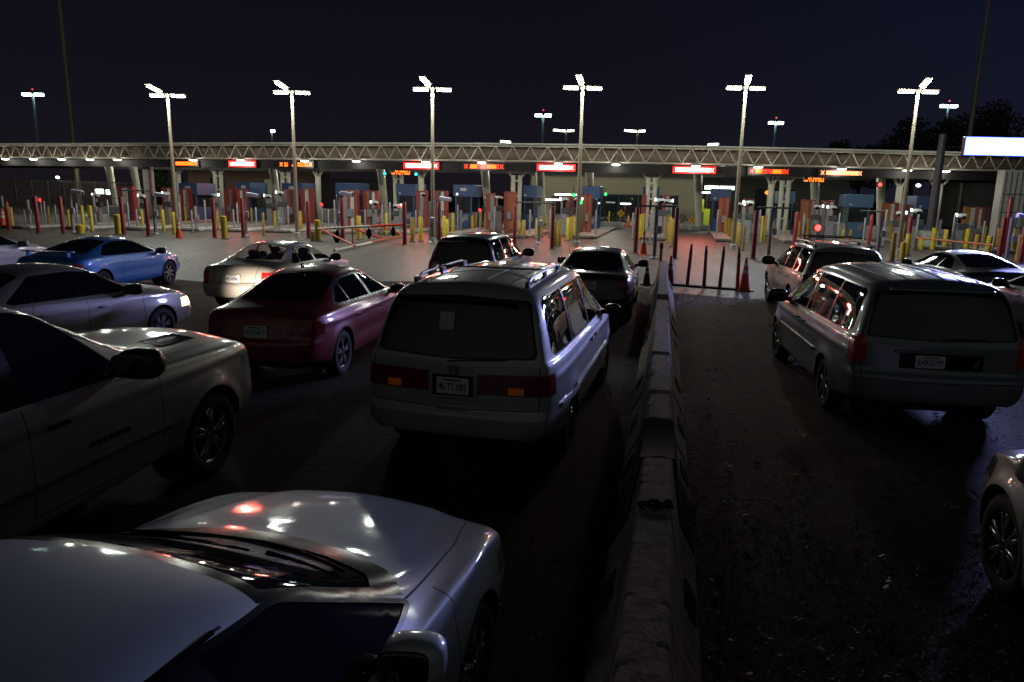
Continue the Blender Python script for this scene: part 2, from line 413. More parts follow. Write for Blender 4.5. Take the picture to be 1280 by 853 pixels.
def build_car(cfg):
    g = cfg.get
    sx,sy,sz = g('scale',(1,1,1))
    van = g('van',False)
    st = [(a*sx,b*sy,c*g('zl',1),d*sz,e*sx,f*sy,h*sz,i*sz) for a,b,c,d,e,f,h,i in cfg['st']]
    W = max(s[1] for s in st)
    bmc = cage(st,van,g('fb',.11),g('rb',.08))
    me = bpy.data.meshes.new('c'); bmc.to_mesh(me); bmc.free()
    o = bpy.data.objects.new('c',me); C.objects.link(o)
    md = o.modifiers.new('s','SUBSURF'); md.levels = g('lv',2); md.render_levels = g('lv',2)
    dg = bpy.context.evaluated_depsgraph_get(); dg.update()
    me2 = bpy.data.meshes.new_from_object(o.evaluated_get(dg))
    C.objects.unlink(o); bpy.data.objects.remove(o); bpy.data.meshes.remove(me)
    bm = bmesh.new(); bm.from_mesh(me2); bpy.data.meshes.remove(me2)
    xf,xr,wr = cfg['wheels']; ww = g('ww',.21)
    ar = wr*1.13
    X0 = min(v.co.x for v in bm.verts); X1 = max(v.co.x for v in bm.verts)
    bz0,bz1 = g('rbump',(.30,.62)); fz0,fz1 = g('fbump',(.24,.52))
    ledge = g('ledge',.045)
    for v in bm.verts:
        c = v.co
        # rear bumper ledge, front bumper
        t = (1-sm(X0+.10,X0+.42,c.x))
        if t>0 and c.z<1.2:
            c.x -= ledge*t*(sm(bz0-.05,bz0+.03,c.z)*(1-sm(bz1-.02,bz1+.03,c.z)))
        t = sm(X1-.42,X1-.10,c.x)
        if t>0:
            c.x += ledge*.7*t*(sm(fz0-.05,fz0+.03,c.z)*(1-sm(fz1-.02,fz1+.04,c.z)))
        if abs(c.y) > W*.7 and c.z < st[3][3]:
            for wx in (xf,xr):
                d = math.hypot(c.x-wx,c.z-wr)
                k = math.exp(-((d-ar)/.09)**2)*g('flare',.016)
                c.y += math.copysign(k,c.y)
            # character line
            zc = st[4][3]-.11
            c.y += math.copysign(.010*math.exp(-((c.z-zc)/.03)**2)*(1 if abs(c.x)<X1-.3 else 0),c.y)
            c.y -= math.copysign(.014*math.exp(-((c.z-.52)/.11)**2)*sm(xr,xr+.5,c.x)*(1-sm(xf-.5,xf,c.x)),c.y)
    if g('hood',True):
        xc = cfg['cowl'][0][0]*sx+.05
        for v in bm.verts:
            c = v.co
            if c.x > xc-.1 and c.z > st[-1][3]-.1 and abs(c.y) < W*.86:
                t = sm(xc-.1,xc+.15,c.x)
                yl = .56-.16*(c.x-xc)
                c.z += .009*math.exp(-((abs(c.y)-yl)/.055)**2)*t + .008*t*(1-sm(yl-.08,yl,abs(c.y)))
    hk = g('hook')
    if hk: 
        for v in bm.verts: hk(v.co)
    bm.normal_update()
    bmesh.ops.triangulate(bm, faces=[f for f in bm.faces if len(f.verts)>4])
    bvh = BVHTree.FromBMesh(bm)
    fvn = []
    bm.faces.ensure_lookup_table()
    for f in bm.faces: fvn.append([(v.co.copy(),v.normal.copy()) for v in f.verts])
    def nrm(p):
        loc,n,idx,d = bvh.find_nearest(p)
        if idx is None: return n
        acc = Vector((0,0,0)); tot = 0
        for co,vn in fvn[idx]:
            pass
        vs = fvn[idx]
        if len(vs)==4:
            a,b,c_,d_ = [q[0] for q in vs]
            # inverse bilinear, approximate by projecting
            e1 = ((b-a)+(c_-d_))*.5; e2 = ((d_-a)+(c_-b))*.5
            m = (a+b+c_+d_)/4; q = loc-m
            u = min(1,max(0,q.dot(e1)/max(e1.length_squared,1e-12)+.5)); w_ = min(1,max(0,q.dot(e2)/max(e2.length_squared,1e-12)+.5))
            nn = vs[0][1]*(1-u)*(1-w_)+vs[1][1]*u*(1-w_)+vs[2][1]*u*w_+vs[3][1]*(1-u)*w_
            return nn.normalized()
        for co,vn in vs:
            k = 1/max((co-loc).length,1e-4); acc += vn*k
        return acc.normalized()
    rl = bm.faces.layers.int.new('reg')
    names = ['body']; rmats = [cfg['paint']]
    def reg(name, m):
        names.append(name); rmats.append(m); return len(names)-1
    SEAM = reg('seam','seam')
    mutable = {0}
    def mark(fs, r):
        for f in fs: f[rl] = r
    def side_cut(poly, s, r, allow=(0,), nmin=.2):
        fs = cut(bm, poly_planes(poly,(0,2)), lambda f: f[rl] in allow and f.calc_center_median().y*s>.3 and f.normal.y*s>nmin)
        mark(fs,r); return fs
    def top_cut(poly, r, allow=(0,), cond=None):
        fs = cut(bm, poly_planes(poly,(0,1)), lambda f: f[rl] in allow and f.normal.z>.12 and (cond is None or cond(f.calc_center_median())))
        mark(fs,r); return fs
    def rear_cut(poly, r, allow=(0,), s=-1):
        fs = cut(bm, poly_planes(poly,(1,2)), lambda f: f[rl] in allow and f.normal.x*s>.25 and f.calc_center_median().x*s>0)
        mark(fs,r); return fs
    def box_cut(planes, r, allow=(0,)):
        fs = cut(bm, planes, lambda f: f[rl] in allow); mark(fs,r); return fs
    # wheel arches
    wells = []
    for wx in (xf,xr):
        for s in (-1,1):
            circ = [(wx+ar*math.cos(2*PI*k/36), wr+.01+ar*math.sin(2*PI*k/36)) for k in range(36)]
            fs = cut(bm, poly_planes(circ,(0,2)), lambda f: f.calc_center_median().y*s > W*.45)
            F = set(fs); es = []
            for f in fs:
                for e in f.edges:
                    ins = [q in F for q in e.link_faces]
                    if len(e.link_faces)==2 and sum(ins)==1: es.append(tuple(v.co.copy() for v in e.verts))
            wells.append((wx,s,es))
            bmesh.ops.delete(bm, geom=fs, context='FACES')
    DARK = g('trim','black')
    # glass
    side_regs = []
    if g('dlo'):
        dlo = [(x*sx,z*sz) for x,z in cfg['dlo']]
        for s in (-1,1):
            TR = reg('window_trim', DARK if not g('chrome_trim') else 'alloy')
            fs = side_cut(rpoly(dlo,.07), s, TR)
            dl2 = []
            cx = sum(p[0] for p in dlo)/len(dlo); cz = sum(p[1] for p in dlo)/len(dlo)
            # inset polygon planes
            pl = poly_planes(rpoly(dlo,.07),(0,2)); ins = g('inset',.016)
            pl = [(co-no*ins,no) for co,no in pl]
            for (a,b) in cfg['panes']:
                # a, b: (x at bottom, x at top) of the pane's rear and front edge
                zb,zt = min(p[1] for p in dlo),max(p[1] for p in dlo)
                pp = list(pl)
                for (e,sg_) in ((a,-1),(b,1)):
                    if e is None: continue
                    p0 = Vector((e[0]*sx,0,zb)); p1 = Vector((e[1]*sx,0,zt)); d = (p1-p0).normalized()
                    n = Vector((d.z,0,-d.x)); n = n if n.x*sg_>0 else -n
                    pp.append((p0,n))
                GL = reg('side_window', g('sglass',g('gl','glass')))
                box_cut(pp, GL, (TR,))
    if g('ws'):
        TR = reg('cowl', DARK); WS = reg('windshield', g('gl','glass'))
        cw = [(x*sx,y*sy) for x,y in cfg['cowl']]; wsn = [(x*sx,y*sy) for x,y in cfg['ws']]
        full = lambda p: p+[(x,-y) for x,y in reversed(p)]
        top_cut(full(cw), TR); top_cut(full(wsn), WS, (TR,0))
    if g('bl'):
        TR = reg('rear_glass_trim', DARK); BL = reg('rear_window', g('gl','glass'))
        p = [(x*sx,y*sy) for x,y in cfg['bl']]
        full = p+[(x,-y) for x,y in reversed(p)]
        fs = top_cut(full, TR)
        cx = sum(q[0] for q in full)/len(full)
        ins = [((x-cx)*.94+cx, y*.965) for x,y in full]
        top_cut(ins, BL, (TR,))
    if g('tg'):
        TR = reg('rear_glass_trim', DARK); BL = reg('rear_window', g('gl','glass'))
        p = [(y*sy,z*sz) for y,z in cfg['tg']]; full = rpoly(p+[(-y,z) for y,z in reversed(p)],.06)
        rear_cut(full, TR)
        cz = (max(q[1] for q in full)+min(q[1] for q in full))/2
        rear_cut([(y*.97,(z-cz)*.94+cz) for y,z in full], BL, (TR,))
    # lamps: dict of y0,y1,z0,z1,x limit
    for key,nm,sgn in (('tails','taillight',-1),('heads','headlight',1)):
        for (y0,y1,z0,z1,xl,m) in g(key,[]):
            for s in (-1,1):
                mm = m
                if isinstance(m,tuple): mm = m[0] if s<0 else m[1]
                r = reg(nm, mm)
                pl = [(Vector((0,0,z0*sz)),Vector((0,0,-1))),(Vector((0,0,z1*sz)),Vector((0,.0,1))),
                      (Vector((0,s*y0*sy,0)),Vector((0,-s,0))),(Vector((xl*sx,0,0)),Vector((-sgn,0,0)))]
                if y1: pl.append((Vector((0,s*y1*sy,0)),Vector((0,s,0))))
                box_cut(pl, r)
    for (p, nm, m, s_) in g('rears',[]):
        r = reg(nm,m); rear_cut([(y*sy,z*sz) for y,z in p], r, (0,SEAM), s_)
    for (p, nm, m) in g('tops',[]):
        r = reg(nm,m); top_cut([(x*sx,y*sy) for x,y in p], r)
    # seams as thin strips
    def strip(a,b,w=.0035):
        a = Vector(a); b = Vector(b); d = (b-a).normalized(); n = Vector((-d.y,d.x))*w
        return [tuple(a+n),tuple(b+n),tuple(b-n),tuple(a-n)]
    for pts in g('sseams',[]):
        for i in range(len(pts)-1):
            a = (pts[i][0]*sx,pts[i][1]*sz); b = (pts[i+1][0]*sx,pts[i+1][1]*sz)
            for s in (-1,1): side_cut(strip(a,b,.0045), s, SEAM, (0,), .3)
    for pts in g('tseams',[]):
        for i in range(len(pts)-1):
            for s in (-1,1):
                a = (pts[i][0]*sx,pts[i][1]*sy*s); b = (pts[i+1][0]*sx,pts[i+1][1]*sy*s)
                top_cut(strip(a,b,.004), SEAM)
    for pts in g('rseams',[]):
        for i in range(len(pts)-1):
            for s in (-1,1):
                a = (pts[i][0]*sy*s,pts[i][1]*sz); b = (pts[i+1][0]*sy*s,pts[i+1][1]*sz)
                rear_cut(strip(a,b,.0045), SEAM)
    # ---- split to meshes
    root = thing(cfg['name'], cfg['label'], cfg['cat'], cfg['loc'], math.radians(cfg['yaw']+90), g('group'))
    by = {}
    for f in bm.faces: by.setdefault(f[rl] if f[rl]!=SEAM else 0,[]).append(f)
    made = {}
    for r,fs in by.items():
        vi = {}; vs = []; fc = []; mi = []; off = 0
        gl = names[r] in ('side_window','windshield','rear_window')
        for f in fs:
            ids = []
            for v in f.verts:
                if v.index not in vi or True:
                    key = id(v) if False else v
                    if key not in vi: vi[key] = len(vs); vs.append(v.co.copy())
                    ids.append(vi[key])
            fc.append(ids); mi.append(1 if f[rl]==SEAM else 0)
        nn = [nrm(p) for p in vs]
        if gl: vs = [p-n*.006 for p,n in zip(vs,nn)]
        me = bpy.data.meshes.new(names[r]); me.from_pydata([tuple(p) for p in vs],[],fc)
        m0 = rmats[r]; me.materials.append(M[m0] if isinstance(m0,str) else m0)
        if r==0: me.materials.append(M['seam'])
        me.polygons.foreach_set('material_index',mi)
        me.polygons.foreach_set('use_smooth',[True]*len(fc))
        me.update()
        me.normals_split_custom_set_from_vertices([tuple(n) for n in nn])
        ob = bpy.data.objects.new(names[r],me); link(ob,root); made.setdefault(names[r],[]).append(ob)
    # wells + underbody
    for (wx,s,es) in wells:
        b2 = B(); yi = s*(W-.36)
        for a,b in es: quad(b2,(a,b,(b.x,yi,b.z),(a.x,yi,a.z)))
        bmesh.ops.remove_doubles(b2, verts=b2.verts, dist=1e-4)
        vs = [b2.verts.new((wx+ar*1.02*math.cos(2*PI*k/24),yi,wr+.01+ar*1.02*math.sin(2*PI*k/24))) for k in range(24)]
        b2.faces.new(vs)
        obj('wheel_well', b2, 'well', root)
    b2 = B(); zl = st[4][2]
    box(b2,(0,0,zl+.08),(X1-X0-.5,2*(W-.37),.12)); box(b2,((xf+xr)/2,0,zl+.06),(abs(xf-xr)-2*ar,2*W*.84,.08))
    obj('underbody', b2, 'well', root)
    for wx in (xf,xr):
        for s in (-1,1): wheel(root, wx, s*(W-.02-ww/2), wr, ww, g('spokes',(5,False)), g('rim','alloy'), s)
    # mirrors
    if g('mirror'):
        mx,mz = cfg['mirror'][:2]; ms = cfg['mirror'][2] if len(cfg['mirror'])>2 else 1.0
        pm = cfg['paint'] if g('mirror_paint') else 'black'
        for s in (-1,1):
            bb = B(); yy = s*(W+g('mout',.10)*ms)
            blob(bb,(mx*sx,yy,mz*sz),(.075*ms,.12*ms,.085*ms),3.2,rot=Matrix.Rotation(-s*.25,3,'Z'))
            ob = obj('side_mirror', bb, pm, root, True)
            bb = B(); blob(bb,(mx*sx-.074*ms,yy-s*.018*ms,mz*sz),(.012,.098*ms,.066*ms),4,rot=Matrix.Rotation(-s*.25,3,'Z')); obj('mirror_glass', bb, 'glass', ob, True)
            bb = B(); blob(bb,(mx*sx+.03,s*(W*.97),mz*sz-.05*ms),(.05,.09,.03),3); obj('mirror_arm', bb, 'black', ob, True)
    for (hx,hz) in g('handles',[]):
        for s in (-1,1):
            bb = B(); yy = s*(W+.004)
            loc,n,_,_ = bvh.find_nearest(Vector((hx*sx,s*W,hz*sz)))
            box(bb,loc+Vector((0,s*.022,0)),(.17,.014,.028),bev=.006,seg=2); box(bb,loc+Vector((-.07,s*.01,0)),(.02,.03,.022)); box(bb,loc+Vector((.07,s*.01,0)),(.02,.03,.022))
            obj('door_handle', bb, g('hmat',cfg['paint']), root, 'auto')
    for (xa,xb,zz,hh,m) in g('strips',[]):
        for s in (-1,1):
            bb = B(); prev = None; n = 14
            for i in range(n+1):
                x = (xa+(xb-xa)*i/n)*sx
                loc,_,_,_ = bvh.find_nearest(Vector((x,s*(W+.05),zz*sz)))
                o4 = [Vector((x,loc.y-s*.01,zz*sz-hh/2)),Vector((x,loc.y+s*.026,zz*sz-hh*.35)),Vector((x,loc.y+s*.026,zz*sz+hh*.35)),Vector((x,loc.y-s*.01,zz*sz+hh/2))]
                vv = [bb.verts.new(p) for p in o4]
                if prev:
                    for k in range(3): bb.faces.new((prev[k],vv[k],vv[k+1],prev[k+1]))
                else: bb.faces.new(vv)
                prev = vv
            bb.faces.new(prev)
            bmesh.ops.recalc_face_normals(bb, faces=bb.faces)
            obj('side_moulding', bb, m, root, 'auto')
    def surf(x,y,z,dirv):
        loc,_,_,_ = bvh.ray_cast(Vector((x,y,z)),Vector(dirv)); return loc
    root['_'] = 0; del root['_']
    if g('plates'):
        for (pz,sgn,txt,tilt,py) in cfg['plates']:
            l = surf(sgn*4, py, pz*sz, (-sgn,0,0))
            if l: plate(root,(l.x+sgn*.014,py,pz*sz),sgn,txt,tilt=tilt)
    cx = g('extra')
    if cx: cx(root, surf, W, st)
    bm.free()
    return root
# ---------------------------------------------------------------- the cars
def shift(p,d): return [(x+d,y) for x,y in p]
P_sed = dict(
 st=SED, wheels=(1.37,-1.33,.325), dlo=[(-1.38,1.035),(-1.28,1.00),(.93,.955),(.30,1.30),(-.15,1.352),(-.68,1.335),(-1.02,1.24)],
 panes=[(None,(-.93,-.86)),((-.89,-.82),(-.10,-.16)),((.0,-.06),None)],
 cowl=[(1.28,.001),(1.25,.35),(1.15,.60),(1.02,.735),(.20,.56),(.20,.001)],
 ws=[(1.14,.001),(1.11,.35),(1.01,.58),(.90,.655),(.26,.53),(.25,.001)],
 bl=[(-.72,.001),(-.74,.50),(-1.46,.62),(-1.58,.45),(-1.62,.001)],
 tails=[(.50,None,.70,.88,-1.86,'tail')], heads=[(.46,None,.58,.70,1.74,'head')],
 sseams=[[(1.02,.91),(1.04,.55),(.98,.27)],[(-.05,.94),(-.05,.27)],[(-.93,.98),(-1.0,.72),(-.93,.55)],[(-.93,.28),(1.0,.28)]],
 tseams=[[(1.02,.75),(1.55,.72),(2.0,.62)],[(.18,.555),(-.3,.54),(-.74,.55)]],
 rseams=[[(.50,.97),(.47,.66),(0,.63)]],
 mirror=(.80,.985), handles=[(-.75,.80),(.22,.79)],
 plates=[(.76,-1,'7KRB204',.0,0)])
def derive(base, **k):
    d = dict(base); d.update(k); return d
def common_rear(zl=.2):
    def ex(root, surf, W, st):
        b = B(); l = surf(-4,.55,.3,(1,0,0))
        tube(b,(-1.6,.55,.24),(-2.12,.55,.24),.028,n=12); obj('exhaust_pipe', b, 'grey', root, 'auto')
    return ex
def antenna(root, p, h=.5):
    b = B(); tube(b,p,(p[0]-.12,p[1],p[2]+h),.004,.002,6); tube(b,p,(p[0],p[1],p[2]+.03),.014,n=8); obj('antenna', b, 'black', root)
def bar(name, root, a, b_, r, m, n=10):
    b = B(); tube(b,a,b_,r,n=n); return obj(name, b, m, root, 'auto')
def fin(root, p, m):
    b = B(); blob(b,p,(.07,.02,.035),2.2); obj('roof_antenna', b, m, root, True)
def wiper(root, pts, m='black'):
    b = B()
    for i in range(len(pts)-1): tube(b,pts[i],pts[i+1],.008,.006,6)
    obj('wiper', b, m, root)

# silver white sedan in the foreground
def ex_white(root, surf, W, st):
    for y0,y1 in ((.50,-.05),(-.12,-.56)):
        pts = []
        for i in range(6):
            y = y0+(y1-y0)*i/5; x = .89-.16*(abs(y)/.6)**2-.02*i*.3
            l = surf(x,y,3,(0,0,-1)); pts.append(l+Vector((0,0,.012)))
        wiper(root,pts)
    for s in (-1,1):
        b = B()
        for i in range(12):
            x0 = -.06-(.86)*i/12; x1 = -.06-.86*(i+1)/12
            yy = .575
            a = surf(x0,s*yy,3,(0,0,-1))+Vector((0,0,.007)); c = surf(x1,s*yy,3,(0,0,-1))+Vector((0,0,.007))
            tube(b,a,c,.009,n=6,cap=False)
        obj('roof_seal', b, 'black', root, 'auto')
    # power lines on the bonnet
paint_ = {
 'white': paint('pearl white paint',(.36,.41,.41),.25,.38,.2),
 'maroon': paint('maroon paint',(.22,.004,.008),.35,.28,.12),
 'champ': paint('champagne paint',(.42,.395,.37),.5,.34,.25),
 'blue': paint('blue paint',(.02,.17,.50),.35,.3,.08),
 'gold': paint('grey gold paint',(.27,.24,.20),.5,.32,.3),
 'truck': paint('grey brown paint',(.36,.335,.295),.5,.30,.3),
 'green_grey': paint('green grey paint',(.33,.34,.31),.45,.34,.3),
 'teal_grey': paint('blue green grey paint',(.115,.155,.165),.5,.32,.25),
 'navy': paint('dark navy paint',(.018,.024,.05),.4,.28,.2),
 'black': paint('black paint',(.012,.012,.016),.3,.25,.2),
 'tan': paint('pale tan paint',(.40,.34,.29),.35,.35,.3),
 'lavender': paint('pale silver paint',(.48,.48,.56),.3,.34,.2),
 'slate': paint('dark slate paint',(.025,.035,.055),.3,.36,.2),
 'cream': paint('pale warm white paint',(.50,.47,.42),.15,.38,.25),
}
CARS = {}
wd_ = lambda i: {7:.13,8:.20,9:.12}.get(i,.05 if 2<=i<=6 else 0)
WHT = [(a-wd_(i),b+(.035 if i==10 else .06 if i==11 else 0),c,d,e-wd_(i),f,h,k) for i,(a,b,c,d,e,f,h,k) in enumerate(SED)]
CARS['white'] = derive(P_sed, st=WHT, dlo=shift(P_sed['dlo'],-.09), panes=[(None,(-1.02,-.95)),((-.98,-.91),(-.19,-.25)),((-.09,-.15),None)],
 cowl=[(x-.2 if x>.5 else x-.06,y) for x,y in P_sed['cowl']], ws=[(x-.2 if x>.5 else x-.06,y) for x,y in P_sed['ws']], bl=shift(P_sed['bl'],-.15), tseams=[[(.80,.75),(1.45,.72),(2.0,.62)],[(-.02,.555),(-.5,.54),(-.94,.55)]], name='white_sedan', label='pearl white sedan cut by the lower left corner, its bonnet and windscreen nearest the viewer', cat='car',
 loc=(-1.37,2.03,0), yaw=-15, scale=(1.03,1.03,1.02), mout=.04, paint=paint_['white'], lv=3, mirror_paint=True, spokes=(5,True), hmat='chrome', extra=ex_white, flare=.02, plates=None, mirror=(.46,.99,.95))
def ex_maroon(root, surf, W, st):
    fin(root,(-.72,0,1.475),'gloss_black')
    # two bar shaped emblem above the plate
    l = surf(-4,0,.93,(1,0,0)); b = B(); box(b,l+Vector((-.01,0,-.0)),(.012,.15,.022),bev=.003); box(b,l+Vector((-.01,0,0)),(.014,.06,.045),bev=.003); obj('emblem', b, M['alloy'], root)
    for y,t in ((-.42,'LT'),(-.60,'')):
        pass
    for y in (-.40,-.47,-.54,-.62):
        l = surf(-4,y,.79,(1,0,0)); b = B(); box(b,l+Vector((-.006,0,0)),(.006,.045,.02)); obj('badge', b, 'alloy', root)
CARS['maroon'] = derive(P_sed, name='maroon_sedan', label='dark maroon sedan with chrome lined side windows left of the grey green minivan', cat='car',
 loc=(-3.05,11.5,0), yaw=-9, paint=paint_['maroon'], lv=3, mirror_paint=True, chrome_trim=True, inset=.030, spokes=(5,True), hmat='chrome', extra=ex_maroon,
 plates=[(.74,-1,'6TJV419',.05,0)], sglass='clear', gl='glass', scale=(1,.99,1.0))
P_cls = derive(P_sed, st=CLS, wheels=(1.36,-1.36,.315), dlo=[(-1.20,1.015),(-1.14,.985),(.84,.95),(.29,1.275),(-.1,1.318),(-.70,1.305)],
 panes=[(None,(-.86,-.72)),((-.82,-.68),(-.10,-.13)),((-.01,-.04),None)],
 cowl=[(1.16,.001),(1.13,.35),(1.04,.60),(.93,.72),(.19,.57),(.19,.001)],
 ws=[(1.04,.001),(1.01,.35),(.93,.57),(.83,.65),(.25,.54),(.25,.001)],
 bl=[(-.78,.001),(-.80,.52),(-1.38,.63),(-1.46,.45),(-1.5,.001)],
 sseams=[[(.95,.90),(.97,.55),(.92,.27)],[(-.05,.94),(-.05,.27)],[(-.87,.96),(-.95,.72),(-.90,.55)],[(-.9,.28),(.93,.28)]],
 tseams=[[(.94,.74),(1.55,.72),(2.05,.63)]], tails=[(.54,None,.66,.86,-1.96,'tail')], heads=[(.44,None,.58,.70,1.82,'head')],
 mirror=(.70,.99), fb=.08)
def ex_silver(root, surf, W, st):
    for y in (.36,-.36):
        for x in (-.75,.25):
            b = B(); blob(b,(x,y,.78),(.10,.24,.30),4); blob(b,(x-.02,y,1.14),(.05,.13,.09),3); blob(b,(x+.22,y,.5),(.28,.25,.10),4)
            obj('car_seat', b, 'seat', root, True)
    b = B(); blob(b,(-2.1,0,.60),(.02,.3,.01),3); obj('boot_line', b, 'seam', root)
CARS['silver'] = derive(P_cls, name='champagne_sedan', label='champagne silver sedan with clear rear window, ahead of the maroon sedan', cat='car',
 loc=(-5.45,17.2,0), yaw=-10.5, paint=paint_['champ'], lv=2, gl='clear', extra=ex_silver, plates=[(.74,-1,'4GNP862',.05,0)], hmat='champ' and paint_['champ'], tails=[(.60,None,.60,.88,-1.98,'tail_bright')])
P_cou = derive(P_sed, st=COU, wheels=(1.32,-1.30,.315), dlo=[(-1.22,.985),(-1.10,.96),(.90,.925),(.36,1.20),(.02,1.262),(-.5,1.255),(-.85,1.18)],
 panes=[(None,(-.50,-.55)),((-.46,-.51),None)],
 cowl=[(1.34,.001),(1.31,.35),(1.21,.60),(1.08,.71),(.26,.56),(.26,.001)],
 ws=[(1.22,.001),(1.19,.35),(1.09,.57),(.98,.64),(.33,.53),(.33,.001)],
 bl=[(-.62,.001),(-.64,.49),(-1.48,.60),(-1.56,.42),(-1.60,.001)],
 sseams=[[(1.02,.89),(1.05,.5),(.98,.27)],[(-.50,.92),(-.56,.6),(-.52,.27)],[(-.5,.28),(1.0,.28)]],
 tseams=[[(1.08,.73),(1.55,.70),(1.98,.60)]], tails=[(.50,None,.68,.82,-1.84,'tail')], heads=[(.42,None,.54,.66,1.70,'head')],
 handles=[(-.30,.77)], mirror=(.84,.95), rseams=[[(.50,.94),(.47,.64),(0,.61)]])
def ex_blue(root, surf, W, st):
    b = B(); box(b,(-1.92,0,1.10),(.16,1.25,.02),bev=.008); box(b,(-1.90,.5,1.04),(.10,.03,.12)); box(b,(-1.90,-.5,1.04),(.10,.03,.12)); obj('spoiler', b, paint_['blue'], root, 'auto')
CARS['blue'] = derive(P_cou, name='blue_coupe', label='bright blue two door coupe parked behind the grey gold sedan on the left', cat='car',
 loc=(-10.35,18.3,0), yaw=-7.5, paint=paint_['blue'], lv=2, mirror_paint=True, spokes=(7,False), plates=[(.72,-1,'',0,0)], tails=[(.46,None,.66,.82,-1.84,'tail_dim')], extra=ex_blue)
CARS['gold'] = derive(P_cls, name='grey_gold_sedan', label='grey gold sedan at the left with its front lamp glowing amber', cat='car',
 loc=(-7.05,10.75,0), yaw=-17, paint=paint_['gold'], lv=2, spokes=(7,True), rim='alloy', heads=[(.44,None,.56,.71,1.80,('head_lit','head'))], scale=(1.03,1,1.03), plates=None)
P_suv = dict(st=SUV, van=True, wheels=(1.38,-1.40,.365), ww=.24,
 dlo=[(-2.06,1.17),(-2.0,1.125),(.82,1.10),(.36,1.59),(.1,1.632),(-1.9,1.64),(-1.97,1.60)],
 panes=[(None,(-1.28,-1.24)),((-1.20,-1.16),(-.36,-.38)),((-.28,-.30),None)],
 cowl=[(1.30,.001),(1.27,.4),(1.18,.62),(1.04,.76),(.26,.67),(.26,.001)],
 ws=[(1.17,.001),(1.14,.4),(1.05,.6),(.94,.69),(.33,.62),(.33,.001)],
 tg=[(.001,1.62),(.62,1.60),(.74,1.12),(.001,1.10)],
 tails=[(.70,None,.80,1.12,-2.02,'tail')], heads=[(.50,None,.76,.92,1.90,'head')],
 sseams=[[(1.05,1.07),(1.05,.40)],[(-.32,1.09),(-.32,.40)],[(-1.22,1.10),(-1.22,.95),(-1.10,.75)],[(-1.1,.42),(1.05,.42)]],
 tseams=[[(1.06,.78),(1.6,.76),(2.1,.68)]], rseams=[[(.76,1.06),(.76,.62),(0,.60)]],
 rbump=(.42,.66), fbump=(.42,.66), flare=.028, mirror=(.70,1.16,1.25), handles=[(-.98,.95),(-.08,.95)],
 plates=[(.82,-1,'3YFD571',.06,0)], fb=.07, rb=.05, zl=1)
def rails(root, x0, x1, y, z, m='alloy', cross=True, surf=None):
    for s in (-1,1):
        b = B(); n = 10; pr = None
        for i in range(n+1):
            x = x0+(x1-x0)*i/n; zz = z+ (.05 if 0<i<n else 0)
            if surf: zz = surf(x,s*y,4,(0,0,-1)).z+(.055 if 0<i<n else .01)
            p = Vector((x,s*y,zz))
            if pr: tube(b,pr,p,.016,n=8)
            pr = p
        for x in (x0+.05,(x0+x1)/2,x1-.05): zz = surf(x,s*y,4,(0,0,-1)).z if surf else z; box(b,(x,s*y,zz+.02),(.14,.035,.06),bev=.01)
        obj('roof_rail', b, m, root, 'auto')
    if cross:
        for x in (x0*.62+x1*.38, x0*.25+x1*.75): bar('roof_crossbar', root, (x,-y,z+.05),(x,y,z+.05),.013,m)
def ex_suvrails(root, surf, W, st): rails(root,-1.75,.1,.55,1.74,'black',True,surf)
CARS['tan'] = derive(P_suv, name='tan_suv', label='pale tan sport utility with black roof rack, left of the dark fastback coupe', cat='car',
 loc=(7.2,16.95,0), yaw=-9.5, scale=(1,1,.96), paint=paint_['tan'], lv=2, extra=ex_suvrails, sglass='clear', spokes=(5,False))
def ex_dsuv(root, surf, W, st): antenna(root,(-.2,0,1.70),.45)
CARS['dsuv'] = derive(P_suv, name='dark_hatchback', label='dark navy compact sport utility directly ahead of the grey green minivan, left lane side', cat='car',
 loc=(-.75,18.8,0), yaw=-13, paint=paint_['navy'], lv=2, scale=(.95,.97,.93), extra=ex_dsuv, sglass='clear', plates=None)
def ex_dsed(root, surf, W, st): antenna(root,(-.9,.0,1.42),.6)
CARS['dsed'] = derive(P_cls, name='black_sedan', label='black sedan beside the far end of the concrete barrier', cat='car',
 loc=(2.0,16.8,0), yaw=-12, paint=paint_['black'], lv=2, scale=(1.02,1.0,1.03), extra=ex_dsed, plates=[(.78,-1,'5RBD337',.05,0)], rbump=(.3,.6), spokes=(6,False))
# pickup-like big truck
def ex_truck(root, surf, W, st):
    # bonnet vent, black plastic wedge
    for s in (-1,1):
        b = B(); pts = []
        for x in (1.30,1.75):
            for y in (.38,.62):
                l = surf(x*1.1,s*y,4,(0,0,-1)); pts.append(l+Vector((0,0,.006)))
        quad(b,(pts[0],pts[1],pts[3],pts[2])); r = bmesh.ops.solidify(b,geom=b.faces[:],thickness=.012)
        obj('bonnet_vent', b, 'gloss_black', root)
    for s in (-1,1):
        l = surf(.35,s*4,.78,(0,-s,0))
        for i in range(7):
            b = B(); box(b,(.18+.06*i,l.y+s*.003,.80),(.035,.006,.04)); obj('door_badge', b, 'alloy_dark', root)
TRK = [(a-(.22 if 3<=i<=7 else .12 if i==8 else 0),b,c,d+(.05 if i>=9 else .02 if i>=7 else 0),e-(.22 if 3<=i<=7 else .12 if i==8 else 0),f,h+(.07 if i>=9 else .04 if i==8 else 0),k+(.06 if i>=9 else .04 if i==8 else 0)) for i,(a,b,c,d,e,f,h,k) in enumerate(SUV)]
